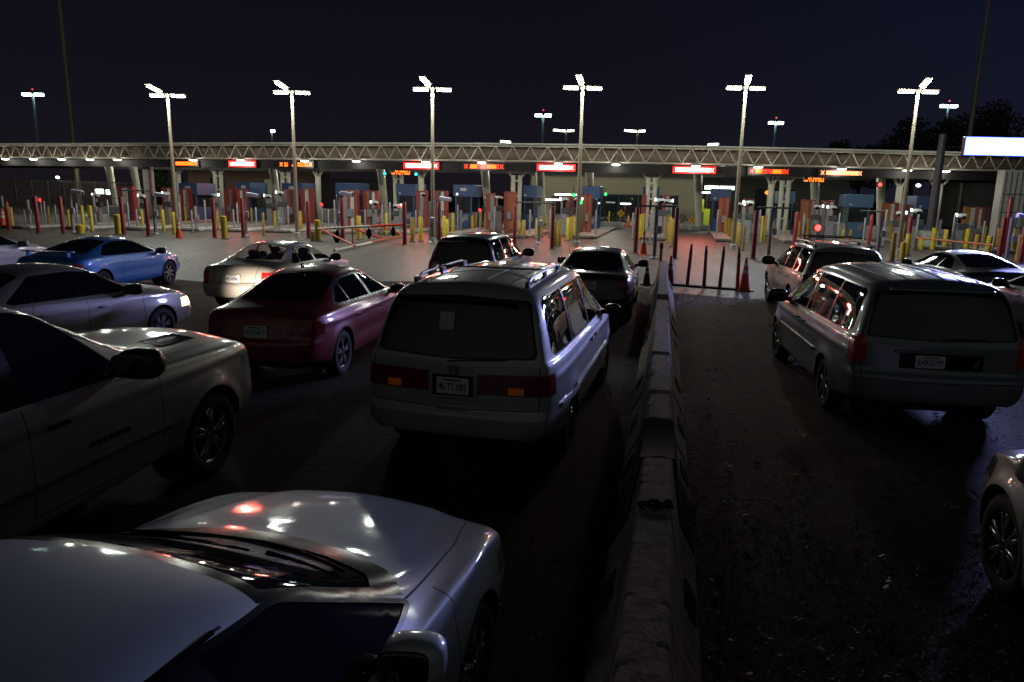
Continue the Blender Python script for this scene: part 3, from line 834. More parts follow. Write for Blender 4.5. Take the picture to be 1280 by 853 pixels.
CARS['truck'] = derive(P_suv, st=TRK, dlo=[(x-.22 if x>-1 else x,z) for x,z in P_suv['dlo']], panes=[(None,(-1.25,-1.22)),((-1.17,-1.14),(-.34,-.37)),((-.22,-.25),None)],
 cowl=shift(P_suv['cowl'],-.22), ws=shift(P_suv['ws'],-.22), sseams=[[(.83,1.07),(.83,.40)],[(-.28,1.09),(-.28,.40)],[(-.26,.42),(.83,.42)]], tseams=[[(.86,.78),(1.5,.76),(2.12,.70)]], name='grey_pickup', label='large grey brown pickup truck filling the left edge of the picture', cat='truck',
 loc=(-3.95,4.85,0), yaw=-11, paint=paint_['truck'], lv=3, scale=(1.14,1.05,1.09), wheels=(1.62,-1.75,.395), ww=.26, extra=ex_truck, spokes=(5,True), rim='alloy', mirror=(.50,1.20,1.35),
 strips=[(-2.3,1.02,.62,.035,'alloy')], hmat='gloss_black', plates=None, flare=.04)
P_van = dict(st=VAN, van=True, wheels=(1.50,-1.42,.33), ww=.21,
 dlo=[(-2.10,1.13),(-2.02,1.075),(1.18,1.045),(.62,1.52),(.2,1.585),(-1.0,1.60),(-1.95,1.585),(-2.04,1.53)],
 panes=[(None,(-1.22,-1.20)),((-1.17,-1.15),(-.12,-.14)),((-.05,-.07),(.98,.98)),((1.01,1.01),None)],
 cowl=[(1.82,.001),(1.78,.4),(1.68,.62),(1.52,.77),(.46,.70),(.46,.001)],
 ws=[(1.68,.001),(1.65,.4),(1.55,.6),(1.42,.69),(.55,.64),(.55,.001)],
 tg=[(.001,1.60),(.66,1.57),(.775,1.09),(.001,1.06)],
 heads=[(.46,None,.62,.76,1.98,'head')], tails=[(.66,None,.74,.98,-2.10,'tail')],
 sseams=[[(1.22,1.02),(1.22,.6),(1.14,.28)],[(-.08,1.04),(-.08,.28)],[(-1.18,1.06),(-1.18,.9),(-1.05,.75)],[(-1.0,.29),(1.14,.29)]],
 tseams=[[(1.54,.79),(1.9,.76),(2.2,.66)]], rseams=[[(.80,1.04),(.80,.64),(0,.62)]],
 rbump=(.34,.62), fbump=(.26,.55), flare=.02, mirror=(1.0,1.10,1.2), handles=[(-.22,.92),(.12,.92)], fb=.09, rb=.05)
def roof_ribs(root, surf, x0, x1, ys, m):
    for y in ys:
        b = B(); n = 12; pr = None
        for i in range(n+1):
            x = x0+(x1-x0)*i/n; p = surf(x,y,4,(0,0,-1))+Vector((0,0,-.004))
            if pr: tube(b,pr,p,.012,n=6)
            pr = p
        obj('roof_rib', b, m, root, 'auto')
def ex_ody(root, surf, W, st):
    rails(root,-1.90,-.35,.56,1.745,'alloy_dark',False,surf)
    bar('roof_crossbar',root,(-1.2,-.56,1.835),(-1.2,.56,1.835),.009,'alloy_dark')
    roof_ribs(root,surf,-1.9,.2,(-.40,-.16,.16,.40),paint_['green_grey'])
    # emblem: chrome rounded frame with letter bars
    l = surf(-5,0,1.005,(1,0,0)); x = l.x-.008
    b = B()
    for s in (-1,1): box(b,(x,s*.045,1.005),(.012,.010,.075),rot=Matrix.Rotation(-s*.12,3,'X'),bev=.002); box(b,(x,s*.020,1.005),(.012,.010,.052),rot=Matrix.Rotation(s*.10,3,'X'))
    box(b,(x,0,1.043),(.012,.09,.009)); box(b,(x,0,.967),(.012,.075,.009)); box(b,(x,0,1.005),(.012,.04,.009))
    obj('emblem', b, 'chrome', root)
    # plate recess frame and plate
    l = surf(-5,0,.86,(1,0,0)); x = l.x
    b = B(); 
    for s in (-1,1): box(b,(x-.008,s*.215,.86),(.03,.035,.22),bev=.006)
    box(b,(x-.008,0,.755),(.03,.45,.028),bev=.006)
    obj('plate_surround', b, paint_['green_grey'], root, 'auto')
    b = B(); box(b,(x-.002,0,.865),(.012,.39,.19)); obj('plate_recess', b, 'black', root)
    plate(root,(x-.014,0,.862),-1,'4LTL385',w=.31,h=.155)
    # gate handle, wiper, stickers
    l = surf(-5,0,.665,(1,0,0)); b = B(); box(b,(l.x-.012,0.0,.665),(.02,.30,.05),bev=.012,seg=2); obj('gate_handle', b, paint_['green_grey'], root, 'auto')
    a = surf(-5,.05,1.09,(1,0,0)); pts = [a+Vector((-.02,0,0)), surf(-5,-.15,1.11,(1,0,0))+Vector((-.02,0,0)), surf(-5,-.50,1.13,(1,0,0))+Vector((-.02,0,0))]; wiper(root,pts)
    l = surf(-5,.10,1.50,(1,0,0)); l2 = surf(-5,.10,1.38,(1,0,0)); t = math.atan2(l.x-l2.x,.12)
    b = B(); box(b,((l.x+l2.x)/2-.008,.10,1.44),(.004,.14,.17),rot=Matrix.Rotation(t,3,'Y')); obj('window_paper', b, mat('paper notice',(.35,.37,.38),.6), root)
    b = B(); l = surf(-5,0,1.625,(1,0,0)); box(b,(l.x-.02,0,1.635),(.05,1.1,.035),bev=.012,seg=2); obj('rear_spoiler', b, 'black', root,'auto')
    antenna(root,(.2,-.6,1.72),.3)
CARS['ody'] = derive(P_van, name='grey_minivan', label='grey green minivan with silver roof rails, centre, seen from behind beside the barrier', cat='minivan',
 loc=(.06,8.72,0), yaw=-14.3, scale=(1,1,1.045), paint=paint_['green_grey'], lv=3, extra=ex_ody, tails=[(.835,None,.765,.955,-2.15,'tail')], rears=[([(s_*.52,.775),(s_*.66,.775),(s_*.66,.84),(s_*.52,.84)],'turn_signal','amber_lit',-1) for s_ in (-1,1)]+[([(s_*.235,.76),(s_*.834,.765),(s_*.834,.955),(s_*.235,.945)],'taillight','tail',-1) for s_ in (-1,1)], plates=None, gl='glass', spokes=(5,True), mirror=(1.05,1.07,.85), mirror_paint=False,
 strips=[(-2.0,1.2,.62,.05,paint_['green_grey'])])
def ex_cara(root, surf, W, st):
    roof_ribs(root,surf,-1.9,.3,(-.48,-.29,-.10,.10,.29,.48),paint_['teal_grey'])
    l = surf(-5,0,.98,(1,0,0)); b = B(); box(b,(l.x-.012,0,.965),(.03,1.0,.03),bev=.01); obj('gate_trim', b, paint_['teal_grey'], root, 'auto')
    l = surf(-5,-.1,.86,(1,0,0)); b = B(); box(b,(l.x+.0,-.0,.86),(.014,.86,.17),bev=.005); obj('plate_recess', b, 'black', root)
    plate(root,(l.x-.014,.12,.86),-1,'5XKEL97',w=.31,h=.14)
    b = B(); box(b,(l.x-.012,-.36,.86),(.012,.03,.10),rot=Matrix.Rotation(.3,3,'X')); obj('recess_glint', b, 'chrome', root)
    pts = [surf(-5,y,1.12+.02*abs(y),(1,0,0))+Vector((-.02,0,0)) for y in (.0,-.2,-.45)]; wiper(root,pts)
    b = B(); l = surf(-5,0,1.61,(1,0,0)); box(b,(l.x-.015,0,1.63),(.04,1.1,.03),bev=.01,seg=2); obj('rear_spoiler', b, paint_['teal_grey'], root,'auto')
CARS['cara'] = derive(P_van, name='teal_minivan', label='dark blue green grey minivan with ribbed roof, right of the barrier lane', cat='minivan',
 loc=(5.1,10.1,0), yaw=-8.5, paint=paint_['teal_grey'], lv=3, extra=ex_cara, tails=[(.76,None,.80,1.10,-2.16,'tail_bright')], plates=None, gl='glass', spokes=(6,False),
 scale=(.98,1.02,1.02), strips=[(-.95,1.2,.66,.05,'alloy_dark')], rbump=(.30,.70), ledge=.07, flare=.03)
def ex_cou2(root, surf, W, st): pass
CARS['coupe'] = derive(P_cou, name='dark_fastback', label='dark slate fastback coupe beyond the teal minivan, blue light along its roof', cat='car',
 loc=(11.65,18.8,0), yaw=-6, paint=paint_['slate'], lv=2, spokes=(5,False), scale=(1.04,1.04,1.04))
CARS['edge'] = derive(P_cls, name='black_car', label='black car cut off by the right edge, beside the teal minivan', cat='car',
 loc=(10.9,14.0,0), yaw=-4, paint=paint_['black'], lv=2, spokes=(5,False), scale=(1.0,1.0,1.02))
CARS['rwhite'] = derive(P_sed, name='cream_hatchback', label='cream white car entering at the lower right edge, alloy front wheel showing', cat='car',
 loc=(3.88,2.95,0), yaw=-12, paint=paint_['cream'], lv=3, spokes=(6,True), mirror_paint=True, scale=(1,1,1.10), wheels=(1.37,-1.33,.35), plates=None, flare=.04,
 heads=[(.46,None,.62,.76,1.70,'head')])
CARS['lav'] = derive(P_sed, name='pale_sedan', label='pale silver sedan at the far left behind the blue coupe, only its front showing', cat='car',
 loc=(-14.55,19.2,0), yaw=-8, paint=paint_['lavender'], lv=2, plates=None, mirror_paint=True)
for k,cfg in CARS.items(): build_car(cfg)
# ---------------------------------------------------------------- ground
def ground_mat():
    m, nt, b = new_mat('dirty asphalt'); L = nt.links.new
    tc = nt.nodes.new('ShaderNodeTexCoord')
    def noise(sc,d=8,r=.6):
        n = nt.nodes.new('ShaderNodeTexNoise'); n.inputs['Scale'].default_value = sc; n.inputs['Detail'].default_value = d; n.inputs['Roughness'].default_value = r
        L(tc.outputs['Object'],n.inputs['Vector']); return n
    def ramp(src,p0,p1,c0,c1):
        r = nt.nodes.new('ShaderNodeValToRGB'); r.color_ramp.elements[0].position = p0; r.color_ramp.elements[1].position = p1
        r.color_ramp.elements[0].color = (*c0,1); r.color_ramp.elements[1].color = (*c1,1); L(src,r.inputs['Fac']); return r
    n1 = noise(.35); n2 = noise(9,10,.75); n3 = noise(60,4,.7)
    r1 = ramp(n1.outputs['Fac'],.38,.68,(.020,.014,.010),(.16,.115,.08))
    r2 = ramp(n2.outputs['Fac'],.36,.66,(.2,.18,.16),(1.9,1.8,1.65))
    mx = nt.nodes.new('ShaderNodeMix'); mx.data_type='RGBA'; mx.blend_type='MULTIPLY'; mx.inputs[0].default_value = 1
    L(r1.outputs['Color'],mx.inputs[6]); L(r2.outputs['Color'],mx.inputs[7]); L(mx.outputs[2],b.inputs['Base Color'])
    mr = nt.nodes.new('ShaderNodeMapRange'); mr.inputs['To Min'].default_value = .50; mr.inputs['To Max'].default_value = .98
    b.inputs['Specular IOR Level'].default_value = .16
    L(n2.outputs['Fac'],mr.inputs['Value']); L(mr.outputs['Result'],b.inputs['Roughness'])
    ad = nt.nodes.new('ShaderNodeMath'); ad.operation='ADD'; L(n2.outputs['Fac'],ad.inputs[0])
    ml = nt.nodes.new('ShaderNodeMath'); ml.operation='MULTIPLY'; ml.inputs[1].default_value = .35; L(n3.outputs['Fac'],ml.inputs[0]); L(ml.outputs[0],ad.inputs[1])
    bp = nt.nodes.new('ShaderNodeBump'); bp.inputs['Strength'].default_value = 1.0; bp.inputs['Distance'].default_value = .09
    L(ad.outputs[0],bp.inputs['Height']); L(bp.outputs['Normal'],b.inputs['Normal'])
    return m
def conc_mat():
    m, nt, b = new_mat('worn lane concrete'); L = nt.links.new
    tc = nt.nodes.new('ShaderNodeTexCoord')
    mp = nt.nodes.new('ShaderNodeMapping'); mp.inputs['Rotation'].default_value = (0,0,math.radians(13)); mp.inputs['Scale'].default_value = (1,.16,1)
    L(tc.outputs['Object'],mp.inputs['Vector'])
    n1 = nt.nodes.new('ShaderNodeTexNoise'); n1.inputs['Scale'].default_value = 1.1; n1.inputs['Detail'].default_value = 9; n1.inputs['Roughness'].default_value = .62
    L(mp.outputs['Vector'],n1.inputs['Vector'])
    n2 = nt.nodes.new('ShaderNodeTexNoise'); n2.inputs['Scale'].default_value = 6; n2.inputs['Detail'].default_value = 8
    L(tc.outputs['Object'],n2.inputs['Vector'])
    r = nt.nodes.new('ShaderNodeValToRGB'); r.color_ramp.elements[0].position=.32; r.color_ramp.elements[1].position=.68
    r.color_ramp.elements[0].color=(.044,.038,.034,1); r.color_ramp.elements[1].color=(.125,.108,.094,1)
    L(n1.outputs['Fac'],r.inputs['Fac'])
    r2 = nt.nodes.new('ShaderNodeValToRGB'); r2.color_ramp.elements[0].position=.3; r2.color_ramp.elements[1].position=.7
    r2.color_ramp.elements[0].color=(.7,.7,.7,1); r2.color_ramp.elements[1].color=(1.15,1.15,1.15,1)
    L(n2.outputs['Fac'],r2.inputs['Fac'])
    mx = nt.nodes.new('ShaderNodeMix'); mx.data_type='RGBA'; mx.blend_type='MULTIPLY'; mx.inputs[0].default_value=1
    L(r.outputs['Color'],mx.inputs[6]); L(r2.outputs['Color'],mx.inputs[7]); L(mx.outputs[2],b.inputs['Base Color'])
    b.inputs['Roughness'].default_value=.55
    bp = nt.nodes.new('ShaderNodeBump'); bp.inputs['Strength'].default_value=.35; bp.inputs['Distance'].default_value=.02
    L(n2.outputs['Fac'],bp.inputs['Height']); L(bp.outputs['Normal'],b.inputs['Normal'])
    return m
M['asphalt'] = ground_mat(); M['lane'] = conc_mat()
b = B(); quad(b,[(-700,-60,0),(700,-60,0),(700,1200,0),(-700,1200,0)]); tag(obj('ground', b, 'asphalt'),kind='structure')
b = B(); 
pts = [G(px,py,.004) for px,py in ((-500,322),(0,330),(250,352),(560,352),(760,352),(838,366),(935,374),(1300,362),(1700,350))]
far = [(110,90,.004),(-130,110,.004)]
b.faces.new([b.verts.new(p) for p in pts+[Vector(q) for q in far]])
bmesh.ops.triangulate(b, faces=b.faces[:])
tag(obj('road', b, 'lane'),kind='structure')
# thin dark rubber strip the lane posts stand on, thing
LD = Vector((math.sin(math.radians(13)),math.cos(math.radians(13)),0))     # lane direction
LN = Vector((LD.y,-LD.x,0))                                                 # to the right across the lanes

# ---------------------------------------------------------------- canopy line
CP = [(-500,84),(0,66),(300,57.5),(600,52.5),(900,51.0),(1200,52.0),(1700,54)]
def lerp(x,P):
    for i in range(len(P)-1):
        if x <= P[i+1][0] or i==len(P)-2:
            t=(x-P[i][0])/(P[i+1][0]-P[i][0]); return P[i][1]+(P[i+1][1]-P[i][1])*t
def CD(px):
    # smooth the polyline a little
    return (lerp(px-80,CP)+lerp(px,CP)+lerp(px+80,CP))/3
def cpt(px, z, off=0.0):
    """point on the canopy front line above photo column px, off metres behind"""
    D = CD(px); d = ray(px,YH(px)); p = Vector((d.x*D/d.y,D,z))
    D2 = CD(px+20); d2 = ray(px+20,YH(px+20)); q = Vector((d2.x*D2/d2.y,D2,z))
    t = (q-p).normalized(); n = Vector((-t.y,t.x,0))
    return p+n*off
PXS = list(range(-460,1681,20))
def ribbon(bm, prof, mi=0, closed=False):
    """sweep a profile [(off,z)..] along the canopy line"""
    rows = [[bm.verts.new(cpt(px,z,o)) for o,z in prof] for px in PXS]
    n = len(prof)
    for i in range(len(rows)-1):
        for k in range(n if closed else n-1):
            f = bm.faces.new((rows[i][k],rows[i][(k+1)%n],rows[i+1][(k+1)%n],rows[i+1][k])); f.material_index = mi
    if closed:
        bm.faces.new(rows[0]); bm.faces.new(list(reversed(rows[-1])))
def tube_path(bm, pts, r, n=8, mi=0):
    for i in range(len(pts)-1): tube(bm,pts[i],pts[i+1],r,n=n,mi=mi)
can = thing('canopy','long steel truss canopy roof spanning the whole row of inspection lanes','canopy',cpt(640,0))
def cp(name,bm,m,sm=False):
    bmesh.ops.translate(bm, vec=-can.location, verts=bm.verts[:]); return obj(name,bm,m,can,sm)
b = B(); ribbon(b,[(-.12,5.97),(-.12,6.06),(12.5,6.30),(12.5,6.21)],0,True); bmesh.ops.recalc_face_normals(b,faces=b.faces); cp('roof',b,'roof')
b = B(); n=12; ribbon(b,[(1.25+.62*math.cos(2*PI*k/n),5.35+.50*math.sin(2*PI*k/n)) for k in range(n)],0,True); bmesh.ops.recalc_face_normals(b,faces=b.faces); cp('duct',b,'drum','auto')
for off,zt,zb in ((0,5.86,4.86),(5.5,5.8,4.9)):
    b = B()
    tube_path(b,[cpt(p,zt,off) for p in PXS],.055); tube_path(b,[cpt(p,zb,off) for p in PXS],.06); tube_path(b,[cpt(p,zb,off+.9) for p in PXS],.05)
    # lattice at constant real pitch
    s = 0; acc = []; 
    fine = [p for p in range(-460,1681,2)]
    P = [cpt(p,0,off) for p in fine]; cum=[0]
    for i in range(1,len(P)): cum.append(cum[-1]+(P[i]-P[i-1]).length)
    pitch = .62; k = 0; i = 0; nodes = []
    while i < len(cum)-1:
        t = k*pitch
        while i < len(cum)-1 and cum[i+1] < t: i += 1
        if i >= len(cum)-1: break
        u = (t-cum[i])/(cum[i+1]-cum[i]); nodes.append(P[i].lerp(P[i+1],u)); k += 1
    for k in range(len(nodes)-1):
        a = nodes[k].copy(); c = nodes[k+1].copy()
        a.z, c.z = (zb,zt) if k%2==0 else (zt,zb)
        tube(b,a,c,.034,n=6,cap=False)
        if off==0 and k%2==0:
            nn = cpt(640,0,1)-cpt(640,0,0); d2 = Vector((nodes[k].x,nodes[k].y,zb)); tube(b,d2,d2+nn*.9,.025,n=5,cap=False)
    cp('truss',b,'truss')
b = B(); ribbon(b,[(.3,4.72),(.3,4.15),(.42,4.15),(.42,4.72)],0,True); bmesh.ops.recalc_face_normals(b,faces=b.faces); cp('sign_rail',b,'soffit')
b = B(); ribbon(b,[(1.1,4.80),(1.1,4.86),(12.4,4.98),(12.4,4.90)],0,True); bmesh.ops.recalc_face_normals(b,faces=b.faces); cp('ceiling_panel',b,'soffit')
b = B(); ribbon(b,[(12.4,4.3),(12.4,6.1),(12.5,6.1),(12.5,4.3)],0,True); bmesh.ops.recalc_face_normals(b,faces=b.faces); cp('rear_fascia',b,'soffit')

# ---------------------------------------------------------------- label helper
NUM = ['','first','second','third','fourth','fifth','sixth','seventh','eighth','ninth','tenth','eleventh','twelfth','thirteenth','fourteenth','fifteenth','sixteenth','seventeenth','eighteenth','nineteenth','twentieth']
NUM += ['twenty-'+NUM[i] for i in range(1,10)]+['thirtieth']
LPX = [218,370,541,722,920,1136]
ZN_ = ['left of the leftmost street lamp','between the first and second street lamps','between the second and third street lamps','between the third and fourth street lamps','between the fourth and fifth street lamps','between the fifth and rightmost street lamps','right of the rightmost street lamp']
def zone(px):
    return sum(px>q for q in LPX)
ZN = ['left of the leftmost street lamp','between first and second street lamps','between second and third street lamps','between third and fourth street lamps','between fourth and fifth street lamps','between fifth and rightmost street lamps','right of the rightmost street lamp']
REG = {}
def later(o, px, kind, what=''):
    """collect for ordinal labels: kind = look phrase"""
    REG.setdefault(kind,[]).append((px,o))
def finish_labels():
    for kind,L in REG.items():
        zz = {}
        for px,o in L: zz.setdefault(zone(px),[]).append((px,o))
        for z,l in zz.items():
            l.sort(key=lambda t:t[0])
            for i,(px,o) in enumerate(l):
                if len(l)==1: o['label'] = kind+', only one '+ZN[z]
                else: o['label'] = kind+', '+NUM[i+1]+' from left '+ZN[z]

def copy_tree(o, parent=None):
    c = o.copy(); C.objects.link(c); c.parent = parent
    for ch in o.children: copy_tree(ch, c)
    return c
# ---------------------------------------------------------------- round canopy lights
def canopy_light(loc):
    r = thing('canopy_light','','lamp',loc,0,'round lights under the canopy')
    b = B(); lathe(b,[(.001,.16),(.14,.15),(.22,.03),(.30,.0)],20,'z'); tube(b,(0,0,.15),(0,0,.34),.02); obj('housing',b,'whiteb',r,True)
    b = B(); lathe(b,[(.30,.0),(.27,-.05),(.14,-.085),(.001,-.09)],20,'z'); obj('lens',b,'canopylamp',r,True)
    return r
CLX = [(12,204),(47,205),(82,204),(117,205),(151,205),(245,204.5),(304,204),(383,204),(447,204),(533,204.5),(602,204.5),(697,204.5),(768,207),(867,208.5),(944,211),(1047,213),(1128,216),(1175,218)]
cl0 = None
for i,(px,py) in enumerate(CLX):
    p = cpt(px,4.72,-.12); 
    if cl0 is None: cl0 = canopy_light(p); o = cl0
    else: o = copy_tree(cl0); o.location = p
    later(o,px,'round white canopy light')
# ---------------------------------------------------------------- led lane signs
def led_sign(px, w, kind, drop=0.0):
    """text rows as runs of lit dots"""
    p = cpt(px,4.44-drop,.10); q = cpt(px+10,4.44-drop,.10); d = (q-p).normalized(); rz = math.atan2(d.y,d.x)
    cat = {'wr':'bright red','r':'dim red','o':'orange','a':'amber','p':'pale orange','ro':'red and orange'}[kind]
    r = thing('lane_sign','','led sign',p,rz,'led signs hanging over the lanes')
    h = .50
    b = B(); box(b,(0,.12,0),(w+.25,.22,h+.10),bev=.02); 
    for s in (-1,1): box(b,(s*w*.35,.12,h*.5+.14),(.05,.05,.22))
    obj('housing',b,'sign_black',r)
    rr = random.Random(int(px))
    core = {'wr':'led_white_red','r':'led_red2','o':'led_orange','a':'led_amber','p':'led_pink','ro':'led_red2'}[kind]
    b = B()
    H = h*.62
    def xmark(x,bm=b,s=H):
        for a in (-1,1): box(bm,(x,.0,0),(s*1.15,.012,s*.17),rot=Matrix.Rotation(a*.85,3,'Y'))
    if kind!='wr': xmark(-w/2+.16)
    xmark(w/2-.16)
    x = -w/2+(.42 if kind!='wr' else .06)
    gaps = {'a':[.30,.62],'wr':[],'o':[.17],'p':[],'r':[],'ro':[]}.get(kind,[])
    first = True
    while x < w/2-.36:
        u = (x+w/2)/w
        cw = .085
        if kind=='a' and (abs(u-.30)<.05 or abs(u-.48)<.05): x += cw; continue
        for rw in (-1,1):
            if rr.random()<.9: 
                box(b,(x+cw/2,0,rw*H*.26),(cw*.62,.010,H*.40))
        if kind in('wr','o','p'): box(b,(x+cw/2,.002,0),(cw,.008,H*.80))
        x += cw
    obj('led_text',b,core,r)
    if kind=='wr':
        b = B(); box(b,(0,.008,0),(w+.20,.006,h*.92)); obj('led_glow_face',b,'led_red',r)  # red halo round the lit text, put into a glowing face
    if kind=='r' or kind=='ro':
        b = B(); box(b,(-w*.26,-.002,0),(w*.16,.008,H*.86)); box(b,(w*.20,-.002,0),(w*.22,.008,H*.86)); obj('led_bright_block',b,'led_orange',r)
    LB = {'wr':'overbright red white LED sign','r':'dim red and orange LED sign','o':'orange LED lane sign','a':'amber LED sign with gaps','p':'pale orange LED sign','ro':'red LED lane sign'}[kind]
    later(r,px,LB)
    return r
for px,w,k in ((231,2.55,'o'),(303,2.3,'wr'),(370,2.9,'a'),(526,2.5,'wr'),(604,2.9,'r'),(694,2.5,'wr'),(866,2.75,'wr'),(959,2.75,'r'),(1049,3.0,'p')):
    led_sign(px,w,k)
def small_sign(px,py,w,m,label):
    D = CD(px)-.1; p = AT(px,py,D)
    r = thing('message_sign',label,'led sign',p)
    b = B(); box(b,(0,.1,0),(w+.1,.14,.36),bev=.01); box(b,(0,.1,.3),(.05,.05,.3)); obj('housing',b,'sign_black',r)
    b = B(); x = -w/2
    rr = random.Random(5)
    for row in (-.075,.075):
        x = -w/2+(.25 if row>0 else 0)
        while x < w/2-.05:
            if rr.random()<.8: box(b,(x+.03,.02,row),(.06,.012,.10))
            x += .085
    obj('led_text',b,m,r)
small_sign(501,216,1.35,'led_amber','small amber message sign beside the teal signal lamp')
small_sign(1018,225,1.35,'led_amber','small amber message sign under the pale orange lane sign')
def signal(px,py,D,m,label,r=.14):
    p = AT(px,py,D); o = thing('signal_lamp',label,'signal lamp',p)
    b = B(); box(b,(0,.12,0),(r*2.6,.18,r*2.6),bev=.03); tube(b,(0,0,0),(0,.06,0),r*1.1,n=18); box(b,(0,.12,r*1.3+.2),(.05,.05,.42)); obj('housing',b,'sign_black',o)
    b = B(); blob(b,(0,-.01,0),(r*.9,.04,r*.9),2); obj('lens',b,m,o,True)
signal(481,217,CD(481),'teal','teal round signal lamp hanging under the canopy, left one',.11)
signal(520,218,CD(520),'teal','pale teal round signal lamp under the bright red sign',.11)
signal(1100,231,CD(1100),'beacon','red round signal lamp hanging under the canopy at right',.14)
signal(717,244,47,'green','green round signal lamp beside the camera, upper one',.10)
signal(726,253.5,46,'green','green round signal lamp beside the camera, lower one',.10)
signal(757,243,62,'green','dim small green signal lamp in front of the tan building',.12)
# ---------------------------------------------------------------- canopy columns
def column(px, kind, top=4.85):
    p = cpt(px,0,1.3 if kind!='far' else 6)
    o = thing('canopy_column','','column',p,0,'cream steel columns carrying the canopy')
    if kind=='twin':
        for s in (-1,1):
            b = B(); tube(b,(s*.24,0,.35),(s*.24,0,3.9),.16,n=14); obj('shaft',b,'cream',o,'auto')
        b = B(); 
        for s in (-1,1):
            tube(b,(s*.2,0,3.6),(s*1.15,-.2,4.7),.07,n=8)
        for z in (1.2,2.4,3.5): box(b,(0,0,z),(.6,.3,.12),bev=.02)
        obj('branch',b,'cream',o,'auto')
    elif kind=='wide':
        b = B(); box(b,(0,0,2.4),(.75,.5,4.8),bev=.05); obj('shaft',b,'whiteb',o)
        b = B(); tube(b,(.3,-.35,0),(.3,-.35,4.8),.10,n=10); obj('drain_pipe',b,'redb',o)
    elif kind=='far':
        b = B(); tube(b,(.35,0,.3),(-.1,0,top),.26,.34,n=14); obj('shaft',b,'cream',o,'auto')
    else:
        b = B(); tube(b,(0,0,.35),(0,0,3.6),.22,n=16); obj('shaft',b,'cream',o,'auto')
        b = B()
        for s in (-1,1): tube(b,(0,0,3.4),(s*.85,0,4.8),.08,n=8); tube(b,(0,0,3.3),(s*.3,.5,4.8),.06,n=8)
        obj('branch',b,'cream',o,'auto')
    b = B(); box(b,(0,0,.20),(1.1 if kind=='twin' else .8,.8,.40),bev=.05); obj('footing',b,'kerb',o)
    later(o,px,'cream steel canopy column')
for px,k in ((66,'far'),(99,'far'),(171,'wide'),(208,'v'),(259,'twin'),(284,'far'),(345,'twin'),(387,'v'),(434,'far'),(489,'twin'),(519,'v'),(580,'far'),(642,'twin'),(663,'far'),(737,'far'),(817,'twin'),(898,'far'),(972,'v'),(990,'twin'),(1066,'far'),(1136,'v'),(1158,'far'),(1184,'twin')):
    column(px,k)
# large white panelled pier at the right
p = cpt(1236,0,-2.0); o = thing('white_pier','tall white panelled pier with dark bars at the right end of the canopy','pier',p,math.radians(-14))
b = B(); box(b,(0,0,2.5),(1.6,1.2,4.6),bev=.03); obj('pier_body',b,'whiteb',o)
for i in range(5): b = B(); box(b,(-.64+.32*i,-.63,2.7),(.035,.04,4.0)); obj('bar',b,'dgrey',o)
for z in (1.0,2.0,3.2): b = B(); box(b,(0,-.655,z),(1.5,.03,.05)); obj('bar',b,'dgrey',o)
# ---------------------------------------------------------------- lane islands, booths, posts
def placed(name,label,cat,px,py,group=None,rz=-math.radians(13)):
    return thing(name,label,cat,G(px,py),rz,group)
def hgt(px,pyb,pyt):
    """height of an upright whose base is at pyb and top at pyt"""
    p = G(px,pyb); d = ray(px,pyt); t = p.y/d.y; return CH+d.z*t
# kerbed islands
ISL = [(60,276),(130,277),(200,278),(262,279),(320,280),(372,281),(432,282),(506,283.5),(580,285),(655,287),(735,288),(818,290),(908,292),(990,294),(1075,298),(1155,301),(1235,305)]
for px,py in ISL:
    p = G(px,py+8); o = thing('lane_island','','traffic island',p,-math.radians(13),'kerbed islands under the booths')
    b = B(); box(b,(0,7,.08),(1.5,18,.16),bev=.04); obj('slab',b,'kerb',o)
    b = B(); box(b,(0,-2.3,.09),(1.52,.5,.17),bev=.05); obj('kerb_nose',b,'lane',o)
    later(o,px,'pale kerbed traffic island')
def booth(px,pyb,pyt,wpx,shade,kind=0):
    p = G(px,pyb); D = p.y; w = wpx*D/CF; h = hgt(px,pyb,pyt)
    o = thing('inspection_booth','','booth',p,-math.radians(13),'blue inspection booths under the canopy')
    d = 2.2; m = 'blue' if shade==0 else 'blue2'
    b = B(); box(b,(0,d/2,.55),(w*.8,d,1.1),bev=.02); box(b,(0,d/2,h-.45),(w,d+.1,.9),bev=.03)
    for s in (-1,1):
        for y in (.05,d-.05): box(b,(s*w*.37,y,h/2),(.10,.10,h-.9))
    obj('booth_shell',b,m,o)
    b = B(); box(b,(0,.06,(1.1+h-.9)/2),(w*.68,.03,h-2.0)); obj('window',b,'dglass',o)
    for s in (-1,1): b = B(); box(b,(s*w*.36,d/2,(1.1+h-.9)/2),(.03,d*.8,h-2.0)); obj('window',b,'dglass',o)
    b = B(); box(b,(0,-.04,h-.35),(w*.30,.03,.22),bev=.005); obj('booth_sign',b,'whiteb' if kind else m,o)
    b = B(); box(b,(w*.12,-.02,.75),(.34,.05,.42),bev=.01); obj('notice_panel',b,'grey',o)
    b = B(); tube(b,(-w*.3,-.06,h-.7),(-w*.3,.0,h-.7),.07,n=12); obj('wall_lamp',b,'tube' if kind else 'camwhite',o)
    later(o,px,'blue inspection booth' if shade==0 else 'pale blue inspection booth')
for px,b_,t_,w,s,k in ((238,277,229,26,0,1),(307,279,228,20,0,1),(367,280,229,28,0,1),(434,282,229,28,0,0),(508,283,230,26,0,0),(579,285,231,26,0,1),(661,287,232,17,0,0),(737,289,233,22,0,0),(811,289,234,20,0,1),(898,292,236,24,0,0),(979,294,239,20,1,1),(1069,298,243,32,1,0),(1153,301,245,25,0,0)):
    booth(px,b_,t_,w,s,k)
